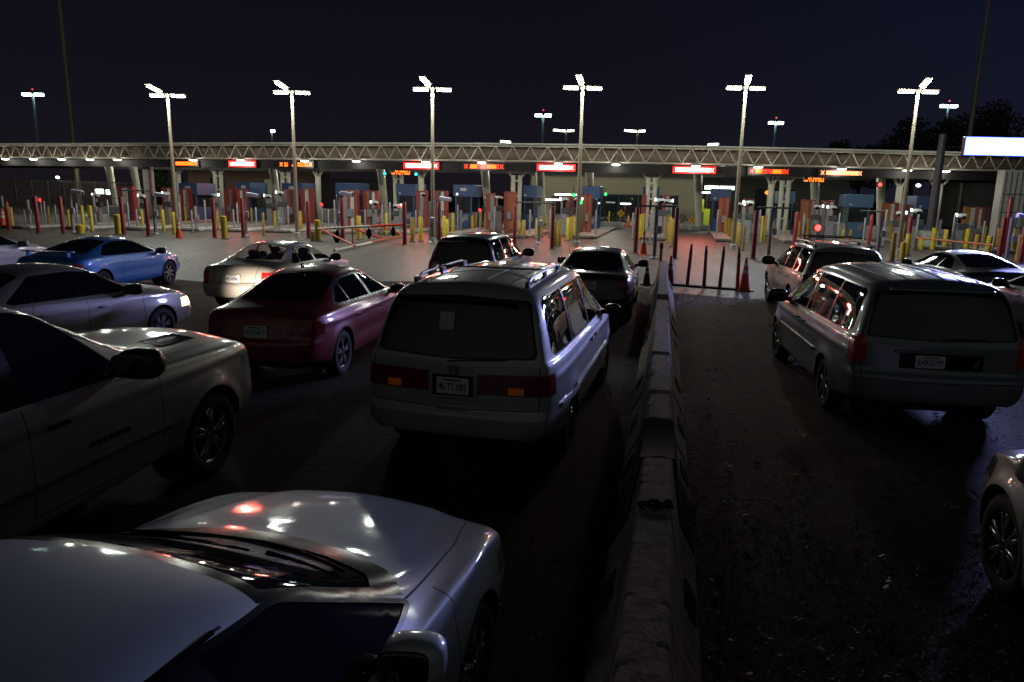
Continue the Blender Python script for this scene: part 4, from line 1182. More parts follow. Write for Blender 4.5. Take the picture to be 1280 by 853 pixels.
def stripes(px,pyb,pyt,wpx,cols,lab,thick=.35):
    """upright panel of coloured vertical bands (each band's paint differs)"""
    p = G(px,pyb); D = p.y; w = wpx*D/CF; h = hgt(px,pyb,pyt)
    o = thing('striped_panel','','portal panel',p,-math.radians(10),'striped scanner portal panels between the lanes')
    n = len(cols); cw = w/n
    mats = []; b = B()
    for i,c in enumerate(cols):
        if c is None: continue
        if c not in mats: mats.append(c)
        box(b,(-w/2+cw*(i+.5),0,h/2+.1),(cw*.98,thick-(i%2)*.04,h-.2),mats.index(c))
    obj('panel',b,mats,o)
    b = B(); box(b,(0,.0,h+.01),(w*1.02,thick+.05,.08),bev=.01); box(b,(0,0,.06),(w*1.02,thick+.1,.12)); box(b,(-w*.52,0,h/2),(.05,thick+.03,h)); box(b,(w*.52,0,h/2),(.05,thick+.03,h)); obj('frame',b,'redb' if 'redb' in mats else 'orangeb',o)
    b = B(); box(b,(0,-thick*.5-.10,h*.42),(w*.42,.16,h*.20),bev=.02); obj('control_box',b,'grey',o)
    later(o,px,lab)
R,W_,O_,G_,D_ = 'redb','whiteb','orangeb','grey','dgrey'
SP = [(163,273,233,22,[R,W_,W_,D_,R]),(214,272,234,18,[R,R,W_,R]),(236,271,235,16,[R,W_,G_,R]),(290,272,235,16,[R,R,G_,R]),(305,274,236,14,[R,W_,R]),(365,276,236,20,[G_,R,D_,R]),(386,276,235,18,[R,W_,R]),(440,280,237,22,[G_,R,W_,R]),(465,280,238,22,[R,O_,D_,W_,R]),(528,281,238,16,[R,G_,R]),(552,282,238,18,[R,D_,W_,R]),(613,284,241,12,[R,G_]),(637,284,239,16,[R,O_,O_]),(711,287,244,8,[R,D_]),(733,287,242,12,[O_,R,O_]),(803,287,243,6,[R,R]),(830,288,243,10,[R,G_]),(902,293,246,14,[O_,R,O_]),(933,292,248,14,[R,G_]),(1006,297,249,18,[O_,'yellow_old',R,G_]),(1030,297,250,16,[G_,R,W_]),(1108,300,253,20,[O_,'yellow_old',W_,R]),(1128,300,255,14,[W_,R,G_]),(1209,305,258,20,['yellow_old',W_,D_]),(1222,306,259,14,[W_,R,D_])]
for px,b_,t_,w,c in SP: stripes(px,b_+(6 if px<890 else 0),t_+1.5,w*.80,c,'red and white banded upright panel' if O_ not in c else 'orange banded upright panel')

# red posts, tall, with paired grey camera mast and cross bar
def post(px,pyb,pyt,r,m,name,cat,lab,grp,cap='band'):
    h = hgt(px,pyb,pyt)
    o = thing(name,'',cat,G(px,pyb),0,grp)
    b = B(); lathe(b,[(r,0),(r,h-.04),(r*.75,h-.005),(.001,h)],14,'z'); obj('shaft',b,m,o,'auto')
    b = B(); lathe(b,[(r*1.7,0),(r*1.7,.03),(r*1.05,.05)],14,'z'); obj('base_plate',b,'dgrey',o,'auto')
    later(o,px,lab); return o,h
RED = [(12,288,252),(48.5,292,245),(79.5,293,246),(155,294,246),(186,296,248),(268.7,298,247.5),(304.5,298,247.5),(386,299,251),(428.8,303,248),(506,306.5,253),(549,307,253),(643,306,256),(690,312,257.5),(794,317,259),(843,324,260),(941,324,263),(992,312,265),(1085,312,268),(1133,320,270),(1248,327,272),(1253,318,246),(1275,330,282)]
for px,b_,t_ in RED: post(px,b_,t_,.10,'dred','red_post','post','tall dark red steel post','tall dark red posts at the lane entrances')
YEL = [(10,286,258,.09),(16,286,259,.09),(62.5,283,258,.07),(105,290,257,.08),(111,272,256,.07),(115.5,290,257,.08),(87,284,262,.07),(148,293.5,268,.15),(101,293,281,.2),(179,286,262,.07),(205,291,262,.09),(218,293,265,.09),(232.5,280,258,.07),(273,288,264,.08),(281,299,270,.15),(315,281,260,.07),(330,295.5,266,.07),(339,279,257,.07),(344.6,289,264,.08),(350.5,278,259,.07),(376,290,264,.11),(398,302,275,.15),(391,302,290,.10),(440,282,259,.09),(449,300,270,.12),(483.5,294,266,.08),(493,280,258,.08),(515.5,303,272,.11),(525.8,302,271,.11),(533,273,260,.08),(511,281,262,.06),(555,297,270,.10),(559,299,274,.10),(566,292,266,.11),(590.5,289,269,.11),(595,287,266,.09),(601,289,264,.10),(607,289,265,.10),(610,284,265,.09),(626,286,264,.09),(631,286,263,.09),(636,285,263,.08),(649,297,276,.11),(654.5,298,275,.11),(670,299,273,.06),(677,296,270,.08),(684,290,268,.08),(694,309,277,.12),(699,308,276,.11),(709,301,272,.10),(713.5,300,271,.10),(717.5,297,270,.10),(725.5,289,265,.09),(731,288,264,.09),(761,283,264,.05),(800,300,268,.13),(803,296,267,.10),(830,295,266,.11),(833,300,268,.11),(836.5,304,271,.11),(840,309,274,.11),(902.5,292,271,.12),(906.7,295,272,.12),(911,299,273,.12),(915,302,275,.12),(918.5,306,277,.12),(921.5,309,279,.12),(928.5,314,282,.06),(950.5,304,270,.07),(955,300,269,.08),(963,309,276,.05),(981,297,282,.05),(998,298,276,.09),(1009,299,274,.10),(1112,302,279,.11),(1119,304,280,.11),(1126,306,280,.11),(1114.5,328,290,.12),(1133,320,292,.12),(1127,326,303,.12),(1165,313,285,.13),(1180,312,287,.12),(1207,315,286,.13),(1219,316,293,.13),(1234,319,295,.13),(1246,309,285,.12),(1264,313,285,.10),(1272,329,294,.13),(1228,309,283,.12),(1150,314,298,.12),(1053,303,286,.10),(1062,303,287,.10)]
for px,b_,t_,r in YEL:
    m = 'yellow' if random.random()<.55 else 'yellow_old'
    o,h = post(px,b_,t_,r,m,'yellow_bollard','bollard','yellow steel bollard','yellow bollards guarding the islands')
# delineator tubes in the closed lane
strip = thing('rubber_kerb','long black rubber kerb across the closed lane under the tube markers','lane kerb',G(886,361),0)
a = G(834,356.5); c = G(938,364.5); mid = G(886,361); d = c-a
b = B(); box(b,(a+c)/2-mid+Vector((0,0,.03)),(d.length,.22,.06),rot=Matrix.Rotation(math.atan2(d.y,d.x),3,'Z'),bev=.02); obj('strip',b,'rubber',strip)
for px,b_,t_,m in ((859,357.5,304,'dred'),(880,359,306,'dred'),(899.5,360,307,'dred'),(921.5,361.5,308,'redc')):
    h = hgt(px,b_,t_); o = thing('tube_marker','','marker post',G(px,b_,.06),0,'tube markers on the rubber kerb')
    o.rotation_euler = (random.uniform(-.03,.03),random.uniform(-.05,.05),0)
    h -= .06
    b = B(); lathe(b,[(.055,0),(.045,h*.86),(.045,h*.90),(.032,h*.92),(.04,h*.96),(.028,h),(.001,h)],12,'z'); obj('tube',b,m,o,'auto')
    b = B(); lathe(b,[(.047,h*.62),(.047,h*.70)],12,'z'); lathe(b,[(.047,h*.76),(.047,h*.84)],12,'z'); obj('reflective_band',b,'dgrey',o,'auto')
    later(o,px,'thin red tube marker')
def cone(px,pyb,pyt,m,lab):
    h = hgt(px,pyb,pyt); o = thing('traffic_cone',lab,'traffic cone',G(px,pyb),random.uniform(0,1))
    k = h/.9
    b = B(); box(b,(0,0,.02),(.38*k,.38*k,.04),bev=.01); obj('cone_base',b,m,o)
    b = B(); lathe(b,[(.15*k,.04),(.03*k,h),(.001,h)],18,'z'); obj('cone_body',b,m,o,'auto')
    b = B(); r = lambda z:(.15-.12*(z-.04)/(h-.04))*k+.003
    for z0,z1 in ((h*.52,h*.64),(h*.74,h*.84)): lathe(b,[(r(z0),z0),(r(z1),z1)],18,'z')
    obj('cone_band',b,'whiteb' if m=='redc' else 'grey',o,'auto')
cone(224,298,274,'redc','red traffic cone standing below the leftmost street lamp')
cone(5,285,261,'redc','red traffic cone at the far left edge of the picture')
cone(785,284,268,'redc','small orange cone beside the left yellow diamond sign')
cone(847,287,269,'redc','small orange cone behind the dark red post, left of the right diamond sign')
cone(804,319,289,'redc','red traffic cone behind the end of the concrete barrier')
cone(930,364,322,'redc','tall red traffic cone at the right end of the rubber kerb')
cone(837,356,320,'dred','dark red cone at the left end of the rubber kerb')
cone(808,357,328,'black','black cone between the black sedan and the barrier end')
o = placed('post_marker','short olive marker post just beyond the barrier end','marker post',825.5,330)
b = B(); h = hgt(825.5,330,303); lathe(b,[(.07,0),(.07,h),(.001,h)],12,'z'); obj('shaft',b,'yellow_old',o,'auto')
b = B(); lathe(b,[(.072,h*.7),(.072,h*.9)],12,'z'); obj('band',b,'black',o)
# grey masts with camera boxes and cross bars
def cam_box(parent, c, rz, m='camwhite', k=1.0):
    b = B(); rot = Matrix.Rotation(rz,3,'Z')@Matrix.Rotation(.15,3,'Y')
    box(b,c,(.62*k,.22*k,.22*k),rot=rot,bev=.03); obj('camera_housing',b,m,parent)
    b = B(); cc = Vector(c)+rot@Vector((.34*k,0,-.01)); box(b,cc,(.06*k,.18*k,.16*k),rot=rot); obj('camera_lens',b,'dgrey',parent)
def mast(px,pyb,pyt,m,cam,bar=None,r=.085):
    h = hgt(px,pyb,pyt); D = G(px,pyb).y
    o = thing('camera_mast','','camera mast',G(px,pyb),0,'grey masts with cameras between the red posts')
    b = B(); lathe(b,[(r,0),(r,h),(.001,h)],12,'z'); lathe(b,[(r*2.4,0),(r*2.4,.04),(r*1.2,.12)],12,'z'); obj('shaft',b,m,o,'auto')
    if cam: cam_box(o,(cam*.45,-.05,h+.05),0 if cam>0 else PI,'lavcam')
    if bar:
        x0,x1,z = bar; b = B(); k = D/CF
        tube(b,((x0-px)*k,.02,z),((x1-px)*k,.02,z),.04,n=8); obj('crossbar',b,'dgrey',o)
    b = B(); box(b,(.12,-.1,h*.55),(.22,.16,.32),bev=.02); obj('junction_box',b,'grey',o)
    later(o,px,'slim grey mast with camera')
M['lavcam'] = mat('pale violet housing',(.42,.40,.55),.4)
MST = [(6,280,245,0,None),(38,283,250,0,None),(92,291,241,1,None),(120,283,244,0,None),(195,293.5,245,1,(157,193,2.35)),(246,289,258,0,None),(308,296,245,1,None),(349,291,263,0,None),(424,300,243.5,1,None),(470,290,262,0,None),(538,304,252,0,None),(546,303,250,1,None),(576,290,263,0,None),(673,305,258,0,(645,690,2.15)),(704,293,265,0,None),(817.5,324,257,0,(794,843,2.2)),(960,322,262,0,(942,990,2.2)),(1096,320,268,0,(1070,1100,2.1)),(1257,330,272,1,None),(1172,308,275,0,None),(1214,306,276,0,None)]
for px,b_,t_,c,br in MST: mast(px,b_,t_,'violet_grey' if c or px>600 else 'grey',c,br)
for px,b_,t_ in ((32,281,262),(58,283,252),(71,282,256),(98,284,254),(137,285,250),(162,286,253),(172,285,262),(226,287,252),(241,291,263),(258,288,250),(293,288,262),(298,289,254),(321,288,259),(361,289,257),(411,288,262),(419,291,250),(457,292,262),(478,291,256),(488,293,253),(520,292,262),(547,294,262),(572,292,256),(618,293,258),(662,296,262),(687,298,262),(744,296,262),(790,300,266),(812,306,262),(846,300,262),(895,300,262),(935,304,270),(947,306,262),(972,304,262),(1002,305,268),(1046,306,266),(1078,308,272),(1103,310,262),(1143,312,268),(1188,312,268),(1200,312,278),(1226,314,276),(1240,316,280)):
    post(px,b_,t_,.05,'grey','grey_post','post','thin grey steel post','thin grey posts between the machines')
# machines: scanner cabinets with white camera hood, near booths
def machine(px,pyb,pyt,side=1,red=False):
    h = hgt(px,pyb,pyt)
    o = thing('lane_machine','','scanner machine',G(px,pyb),-math.radians(13),'grey scanner machines on the islands')
    b = B(); box(b,(0,0,h*.30),(.34,.30,h*.60),bev=.02); box(b,(-.22*side,.08,h*.45),(.12,.12,h*.9)); obj('cabinet',b,'grey',o)
    b = B(); box(b,(.10*side,-.06,h*.66),(.55,.28,.34),bev=.03); obj('reader_box',b,'dgrey',o)
    b = B(); blob(b,(0,-.1,h-.08),(.26,.16,.13),2.5); obj('camera_hood',b,'camwhite',o,True)
    b = B(); blob(b,(.06*side,-.2,h-.17),(.14,.10,.10),2.2); obj('camera_eye',b,'black',o,True)
    b = B(); tube(b,(-.3*side,-.1,h-.12),(-.3*side,-.1,h+.05),.05,n=10); obj('small_lamp',b,'tube' if not red else 'beacon',o)
    later(o,px,'grey lane machine, white hood')
for px,b_,t_,s in ((125,281,243,1),(182,283,244,1),(212,282,241,1),(272,282,243,-1),(353,285,240,1),(338,284,244,1),(443,286,239,1),(470,287,252,1),(530,287,241,1),(497,288,256,-1),(610,288,247,-1),(624,289,246,1),(705,294,248,1),(721,292,248,-1),(823,300,249,1),(832,298,250,-1),(921,300,254,-1),(932,306,252,1),(1018,300,257,-1),(1036,302,258,1),(1140,310,262,1),(1120,308,265,-1),(1196,312,268,1)):
    machine(px,b_,t_,s)
# low grey cabinets and crash blocks
def block(px,pyb,w,h,m,lab):
    o = thing('crash_block','','concrete block',G(px,pyb),-math.radians(13),'low pale blocks behind the posts')
    b = B(); box(b,(0,0,h/2),(w,.8,h),bev=.06); obj('block_body',b,m,o); b = B(); box(b,(0,0,h+.02),(w*.9,.7,.04)); obj('block_cap',b,'grey',o)
    later(o,px,lab)
for px,pyb,w,h in ((148,271,1.4,.9),(197,272,1.3,1.0),(286,276,1.1,1.0),(325,277,1.6,1.0),(403,279,1.2,1.1),(415,279,2.0,1.1),(480,282,1.1,.9),(567,284,1.2,1.0),(756,286,2.6,.5),(870,288,2.4,.4),(960,293,2.6,.7),(1048,297,2.6,1.0),(1100,300,1.8,.9),(1152,308,1.5,.9)):
    block(px,pyb,w,h,'kerb','low pale concrete block')
for px,py in ((146,241),):
    pass
# fence along the left behind the lanes
o = thing('mesh_fence','tall dark chain fence running behind the lanes at the left','fence',G(60,268))
p0 = G(-60,268); p1 = G(160,270); d = p1-p0
for i in range(12):
    q = p0+d*i/11-o.location; b = B(); tube(b,q,q+Vector((0,0,2.9)),.05,n=8); obj('fence_post',b,'dgrey',o)
b = B()
for z in (.2,1.5,2.85): tube(b,p0-o.location+Vector((0,0,z)),p1-o.location+Vector((0,0,z)),.03,n=6)
n = 150
for i in range(n):
    q = p0+d*i/n-o.location; tube(b,q+Vector((0,0,.1)),q+Vector((0,0,2.85)),.012,n=4,cap=False)
obj('mesh',b,'dgrey',o)
# swing gate of red and white rails
def gate():
    A = G(398,303); Bp = G(505,306); o = thing('swing_gate','red and white striped swing gate with red diamond plates, left of centre','gate',A)
    zA = hgt(398,303,286.5); zB = hgt(505,306,281)
    ta = Vector((0,0,zA)); tb = (Bp-A)+Vector((0,0,zB))
    b = B(); n = 3
    tube(b,ta,ta.lerp(tb,.62),.06,n=10,mi=0); tube(b,ta.lerp(tb,.62),tb,.06,n=10,mi=1); obj('top_rail',b,['whiteb','redc'],o)
    C0 = G(418,317)-A; C1 = G(505,297)-A
    b = B(); z = Vector((0,0,.12)); tube(b,C0+z,C0.lerp(C1,.45)+z,.055,n=10,mi=0); tube(b,C0.lerp(C1,.45)+z,C1+z,.055,n=10,mi=1); obj('lower_rail',b,['whiteb','orangeb'],o)
    for t0,(qx,qy) in ((.03,(444,312)),(.38,(478,302)),(.75,(503,297))):
        b = B(); a = ta.lerp(tb,t0); e = G(qx,qy)-A+Vector((0,0,.14)); tube(b,a,e,.05,n=8); obj('brace',b,'redc',o)
    for px,(w_) in ((422,1.1),(462,.85),(492,.75)):
        t = (px-398)/107; c = ta.lerp(tb,t)+Vector((0,-.05,-.42*w_))
        b = B(); s = .38*w_
        vs = [c+Vector((0,0,s)),c+Vector((s*.5,0,0)),c+Vector((0,0,-s)),c+Vector((-s*.5,0,0))]
        quad(b,vs); bmesh.ops.solidify(b,geom=b.faces[:],thickness=.02); bmesh.ops.recalc_face_normals(b,faces=b.faces); obj('diamond_plate',b,'redc',o)
    for px,py in ((441,308),(477,301)):
        q = G(px,py)-A; b = B(); tube(b,q,q+Vector((0,0,.9)),.04,n=8); obj('rest_post',b,'yellow_old',o)
gate()
o = placed('lane_barrier_rail','thin orange barrier rail lying above the dark fastback at the right','barrier',1145,316)
a = G(1143,314)-o.location; c = G(1240,326)-o.location
b = B(); q = o.matrix_basis.to_3x3().inverted() if False else Matrix.Rotation(math.radians(13),3,'Z')
tube(b,q@a+Vector((0,0,.7)),q@c+Vector((0,0,.7)),.05,n=8); obj('rail',b,'orangeb',o)
b = B(); tube(b,q@a,q@a+Vector((0,0,.75)),.05,n=8); obj('rail_post',b,'dgrey',o)
# diamond signs
for px,py,lab in ((776,267,'yellow diamond warning sign left, in front of the tan building'),(865,275,'yellow diamond warning sign right, in front of the tan building')):
    D = 58; p = AT(px,py,D); o = thing('diamond_sign',lab,'warning sign',(p.x,p.y,0))
    b = B(); box(b,(0,0,p.z),(.46,.02,.46),rot=Matrix.Rotation(PI/4,3,'Y'),bev=.008); obj('sign_plate',b,'diamond',o)
    b = B(); box(b,(0,-.015,p.z),(.16,.01,.16),rot=Matrix.Rotation(PI/4,3,'Y')); obj('symbol',b,'orangeb',o)
    b = B(); tube(b,(0,.03,0),(0,.03,p.z),.03,n=6); obj('sign_post',b,'grey',o)
for px,py,w,h in ((878,276,.6,1.9),(875,262,.7,.8)):
    p = G(px,289); 
o = placed('folded_sign','yellow green reflective folding sign beside a blue booth','folding sign',882,286)
b = B(); box(b,(0,0,.9),(.5,.04,1.5),rot=Matrix.Rotation(.08,3,'X')); obj('panel',b,'vest',o); b = B(); box(b,(-.5,.3,1.9),(.45,.04,1.1)); obj('upper_panel',b,'vest',o)
b = B(); tube(b,(-.5,.34,0),(-.5,.34,2.3),.03,n=6); obj('sign_post',b,'grey',o)
# red flashing beacon on the lane machine above the tan suv
p = AT(1022,285,30); o = thing('beacon_post','red lit beacon on a slim post above the tan sport utility','beacon',(p.x,p.y,0))
b = B(); tube(b,(0,0,0),(0,0,p.z-.12),.06,n=10); obj('shaft',b,'grey',o); b = B(); box(b,(0,.1,p.z),(.26,.12,.26),bev=.04); obj('housing',b,'sign_black',o)
b = B(); blob(b,(0,-.02,p.z),(.12,.07,.12),2); obj('lens',b,'beacon',o,True)
for px,py,D,lab in ((719,231,0,0),):
    pass
# red lamps on lane machines
for i,(px,py) in enumerate(((49.5,250),(402,256),(500,258),(600,263))):
    p = AT(px,py,44); o = thing('red_lamp','','signal lamp',(p.x,p.y,0)); b = B(); tube(b,(0,.05,0),(0,.05,p.z),.04,n=8); obj('shaft',b,'grey',o)
    b = B(); blob(b,(0,0,p.z),(.09,.06,.09),2); obj('lens',b,emit('dim red lamp %d'%i,(1,.02,.02),3.5),o,True); later(o,px,'small red lamp on thin post')

# ---------------------------------------------------------------- concrete barrier
JB = [(4.35,-3.0,None)]
barpts = []
def bline(py): 
    # centre line of the barrier top in the photo
    L = [(327,829.0),(369,828.5),(441,826),(490,825),(519,824),(572,822),(700,813),(853,801),(1100,783)]
    for i in range(len(L)-1):
        if py <= L[i+1][0]: 
            t=(py-L[i][0])/(L[i+1][0]-L[i][0]); return L[i][1]+(L[i+1][1]-L[i][1])*t
    return L[-1][1]
def barrier_seg(pya,pyb,idx,lab):
    a = G(bline(pya),pya,.81); c = G(bline(pyb),pyb,.81); a.z = c.z = 0
    d = a-c; L = d.length; rz = math.atan2(d.y,d.x)-PI/2
    o = thing('barrier_segment',lab,'concrete barrier',c,rz,'concrete barrier segments in a row')
    prof = [(.305,0),(.305,.08),(.18,.33),(.105,.785),(.098,.80),(.086,.81),(.05,.811)]
    full = [(-x,z) for x,z in prof]+[(x,z) for x,z in reversed(prof)]
    n = max(6,int(L/.03)); b = B(); rows = []
    rr = random.Random(idx)
    import mathutils
    for i in range(n+1):
        y = L*i/n; row = []
        for k,(x,z) in enumerate(full):
            v = Vector((x,y,z)); nz = mathutils.noise.noise(Vector((x*9,y*1.5+idx*11,z*9)))*.003
            chip = 0
            if z>.78: nz = 0
            if .78<z<.8105:
                ch = mathutils.noise.noise(Vector((math.copysign(4,x),y*11+idx*5,1.3)))
                if ch>.30: chip = (ch-.30)*.05
            row.append(b.verts.new(Vector((x*(1+nz/ .3)-math.copysign(chip,x),y,z+nz*(1 if z>.1 else 0)-chip))))
        rows.append(row)
    for i in range(n):
        for k in range(len(full)-1): b.faces.new((rows[i][k],rows[i][k+1],rows[i+1][k+1],rows[i+1][k]))
    b.faces.new(rows[0]); b.faces.new(list(reversed(rows[-1])))
    bmesh.ops.recalc_face_normals(b,faces=b.faces)
    obj('barrier_body',b,'concrete',o)
    for yy in ((.8,L-.8) if L>2.4 else (L/2,)):
        for s in (-1,1):
            b = B(); box(b,(s*.2335,yy,.20),(.05,.30,.16),rot=Matrix.Rotation(-s*.464,3,'Y')); obj('lifting_slot',b,'barrier_grime',o)  # nearly flush dark blocks, the shade of the recess put into their colour
    b = B(); tube(b,(0,-.02,.1),(0,-.02,.70),.03,n=8); obj('joint_pin',b,'dgrey',o)
    return o,L,d.normalized()
SG = [(368,327,'barrier segment farthest away, pink lit top, beside the black sedan'),(439.5,375,'second farthest barrier segment with pink lit worn top'),(487.5,444,'third farthest short barrier segment with pink lit top'),(522,493,'short barrier segment right of the grey green minivan, before the black cover'),(571+440,572,'nearest and longest barrier segment running out at the bottom edge')]
for i,(a,c,l) in enumerate(SG): barrier_seg(c,a,i,l)
# black tarpaulin sleeve over the joint
a = G(bline(524),524,.81); c = G(bline(571),571,.81); a.z=c.z=0; d=a-c
o = thing('rubber_cover','black rubber cover wrapped over the barrier joint near the minivan','cover',c,math.atan2(d.y,d.x)-PI/2)
b = B(); prof = [(.31,.0),(.30,.1),(.19,.34),(.12,.80),(.0,.815)]; full=[(-x,z) for x,z in prof]+[(x,z) for x,z in reversed(prof[:-1])]
rows=[[b.verts.new(Vector((x+random.uniform(-.008,.008),d.length*i/8,z-.05*math.sin(PI*i/8)*(z>.7)+random.uniform(-.006,.006)))) for x,z in full] for i in range(9)]
for i in range(8):
    for k in range(len(full)-1): b.faces.new((rows[i][k],rows[i][k+1],rows[i+1][k+1],rows[i+1][k]))
bmesh.ops.recalc_face_normals(b,faces=b.faces); obj('cover_sheet',b,'barrier_grime',o,'auto')
# black straps on top near the joint
p = G(819,634,.815); o = thing('tangled_wire','tangle of black wire lying across the top of the nearest barrier','wire',p)
b = B(); rr = random.Random(3)
for k in range(9):
    pr = Vector((-.10,rr.uniform(-.05,.05),.01))
    for j in range(7):
        q = Vector((-.10+.2*(j+1)/7,rr.uniform(-.06,.06),rr.uniform(.0,.03))); tube(b,pr,q,.005,n=5); pr = q
obj('strand',b,'black',o)
# grit and small stones in the right lane and by the barrier
rr = random.Random(11); b = B()
for i in range(9000):
    if i < 8000: px,py = rr.uniform(850,1290), 372+ (rr.random()**.8)*500
    else: px,py = rr.uniform(560,800), rr.uniform(560,860)
    p = G(px,py); s = rr.uniform(.005,.016)*(1 if rr.random()<.9 else 2.4)
    vs = [b.verts.new(p+Vector((rr.uniform(-s,s),rr.uniform(-s,s),rr.uniform(0,s*1.1)))) for _ in range(4)]
    for q in ((0,1,2),(0,2,3),(0,3,1),(1,3,2)): b.faces.new([vs[k] for k in q])
tag(obj('gravel',b,mat('loose grit',(.085,.07,.055),.55,noise=.5,nscale=9)),'loose grit and small stones scattered over the dirty lane','gravel',kind='stuff')
b = B()
for i in range(260):
    px,py = rr.uniform(845,945), rr.uniform(366,385)
    if i>150: px,py = rr.uniform(228,262), rr.uniform(322,345)
    if i>200: px,py = rr.uniform(20,90), rr.uniform(318,330)
    p = G(px,py); s = rr.uniform(.012,.04)
    vs = [b.verts.new(p+Vector((rr.uniform(-s,s)*1.8,rr.uniform(-s,s),rr.uniform(0,s*.5)+.008))) for _ in range(4)]
    for q in ((0,1,2),(0,2,3),(0,3,1),(1,3,2)): b.faces.new([vs[k] for k in q])
tag(obj('litter',b,mat('broken lane marker chips',(.45,.40,.40),.5)),'pale broken marker chips strewn at the end of the closed lane','debris',kind='stuff')
# ---------------------------------------------------------------- street lamps
def area(name, loc, size, power, col, parent=None, rot=(0,0,0), sy=None, spread=None):
    l = bpy.data.lights.new(name,'AREA'); l.energy = power; l.color = col; l.size = size
    if sy: l.shape = 'RECTANGLE'; l.size_y = sy
    if spread: l.spread = spread
    o = bpy.data.objects.new(name,l); o.location = loc; o.rotation_euler = rot; link(o,parent); return o
def street_lamp(px,pyb,pyt,arms,lab,power):
    p = G(px,pyb); h = hgt(px,pyb,pyt)
    o = thing('street_lamp',lab,'street lamp',p,0,'three headed street lamps in front of the canopy')
    b = B(); lathe(b,[(.11,0),(.07,h)],14,'z'); obj('pole',b,'pole',o,'auto')
    b = B(); lathe(b,[(.17,0),(.17,.25),(.12,.28)],16,'z'); obj('footing',b,'kerb',o,'auto')
    b = B(); box(b,(0,0,h+.02),(.2,.2,.16),bev=.02); obj('hub',b,'pole',o)
    # arm that reaches forward over the queue, tilted up
    fr = Matrix.Rotation(math.radians(13),3,'Z')@Matrix.Rotation(math.radians(20),3,'X') if False else Matrix.Rotation(math.radians(-12),3,'X')
    fr = Matrix.Rotation(math.radians(-13),3,'Z')@fr; ad_ = -LD; cc = ad_*1.05+Vector((0,0,h+.22))
    b = B(); tube(b,(0,0,h),ad_*1.6+Vector((0,0,h+.30)),.035,n=6); box(b,cc+Vector((0,0,.07)),(.30,1.1,.08),rot=fr,bev=.02); obj('lamp_head',b,'pole',o)
    b = B(); box(b,cc-Vector((0,0,.03)),(.19,.95,.08),rot=fr,bev=.04,seg=2); obj('lamp_lens',b,'lampwhite',o,'auto')
    for a in arms[:2]:
        d = Vector((math.cos(a),math.sin(a),0)); rot = Matrix.Rotation(a,3,'Z'); c = Vector((0,0,h))+d*.58
        b = B(); box(b,c+Vector((0,0,.06)),(.80,.22,.06),rot=rot,bev=.02); obj('lamp_head',b,'pole',o)
        b = B(); box(b,c-Vector((0,0,.045)),(.74,.17,.075),rot=rot,bev=.04,seg=2); obj('lamp_lens',b,'lampwhite',o,'auto')
    area('lamp_light',(0,0,h-.2),1.0,power*.30,(.90,1,.90),o)
    pl_ = bpy.data.lights.new('lamp_bulb','POINT'); pl_.energy = power*.62; pl_.color = (.95,1,.88); pl_.shadow_soft_size = .25; po = bpy.data.objects.new('lamp_bulb',pl_); po.location = (-.25,-1.15,h-.15); link(po,o)
for (px,pyb,pyt,lab,back) in ((222,292,120,'leftmost three headed street lamp',2.55),(372,297,116,'second street lamp from the left, rising past the amber sign',2.2),(541,304,112,'third street lamp from the left, passing the bright red sign',1.85),(721,308,110,'fourth street lamp from the left, upright beside the green signals',1.57),(916,312,110,'fifth street lamp from the left, near the closed lane',1.45),(1122,318,114,'rightmost three headed street lamp, leaning left of the dark pole',1.1)):
    street_lamp(px,pyb,pyt,(0,PI,back),lab,980)
# far lamps
def far_lamp(px,py,D,n,lab,red=False,single=False,w=1.0):
    p = AT(px,py,D); o = thing('high_mast_lamp',lab,'mast lamp',(p.x,p.y,0),0)
    k = D/100
    b = B(); tube(b,(0,0,0),(0,0,p.z),.22*k,.13*k,n=8); obj('pole',b,'far_pole',o)
    if single: arms=[(.5,0)]
    else: arms=[(-.8,0),(.8,0)]
    for dx,dy in arms:
        b = B(); box(b,(dx*k*w,0,p.z),(1.1*k*w,.5*k,.34*k),bev=.05); obj('lamp_head',b,'lampfar' if n==0 else 'lampwhite',o)
    if red: b = B(); blob(b,(0,0,p.z+.7*k),(.12*k,.12*k,.12*k),2); obj('warning_light',b,'red_dot',o,True)
M['far_pole'] = mat('far pole', (.3,.42,.45),.5)
far_lamp(41,118.5,120,0,'distant cool white mast lamp at the far left, red light on top',True)
far_lamp(679,144.5,130,0,'distant mast lamp left of the fourth street lamp, standing alone',True,w=.8)
far_lamp(970,154,140,0,'distant mast lamp right of the fifth street lamp, red light on top',True,w=.7)
far_lamp(1186,133,140,0,'distant mast lamp above the trees at the right, red light on top',True,w=.8)
far_lamp(339,164,120,0,'tiny distant lamp left of the second street lamp',single=True,w=.4)
def roof_lamp(px,py,w,two,lab):
    D = 80; p = AT(px,py,D); o = thing('yard_lamp',lab,'lamp post',(p.x,p.y,0))
    b = B(); tube(b,(0,0,0),(0,0,p.z),.10,.08,n=8); obj('pole',b,'pole',o)
    for s,l in ((-1,1.0),(1,.55)) if two else ((1 if w>0 else -1,1.0),):
        ww = abs(w)*l
        b = B(); box(b,(s*(ww/2+.1),0,p.z+.04),(ww,.32,.18),rot=Matrix.Rotation(-.06*s,3,'Y'),bev=.04); obj('lamp_head',b,'yard',o)
M['yard'] = emit('yard lamp lens',(1,1,.85),9.0)
roof_lamp(708,164,1.3,True,'two headed yard lamp behind the canopy, left of the fourth street lamp')
roof_lamp(797,164.5,-1.3,True,'two headed yard lamp behind the canopy, between fourth and fifth street lamps')
roof_lamp(639.5,178,-1.1,False,'single yard lamp just above the canopy roof, right of the third street lamp')
roof_lamp(884,181,1.1,False,'single yard lamp just above the canopy roof, left of the fifth street lamp')
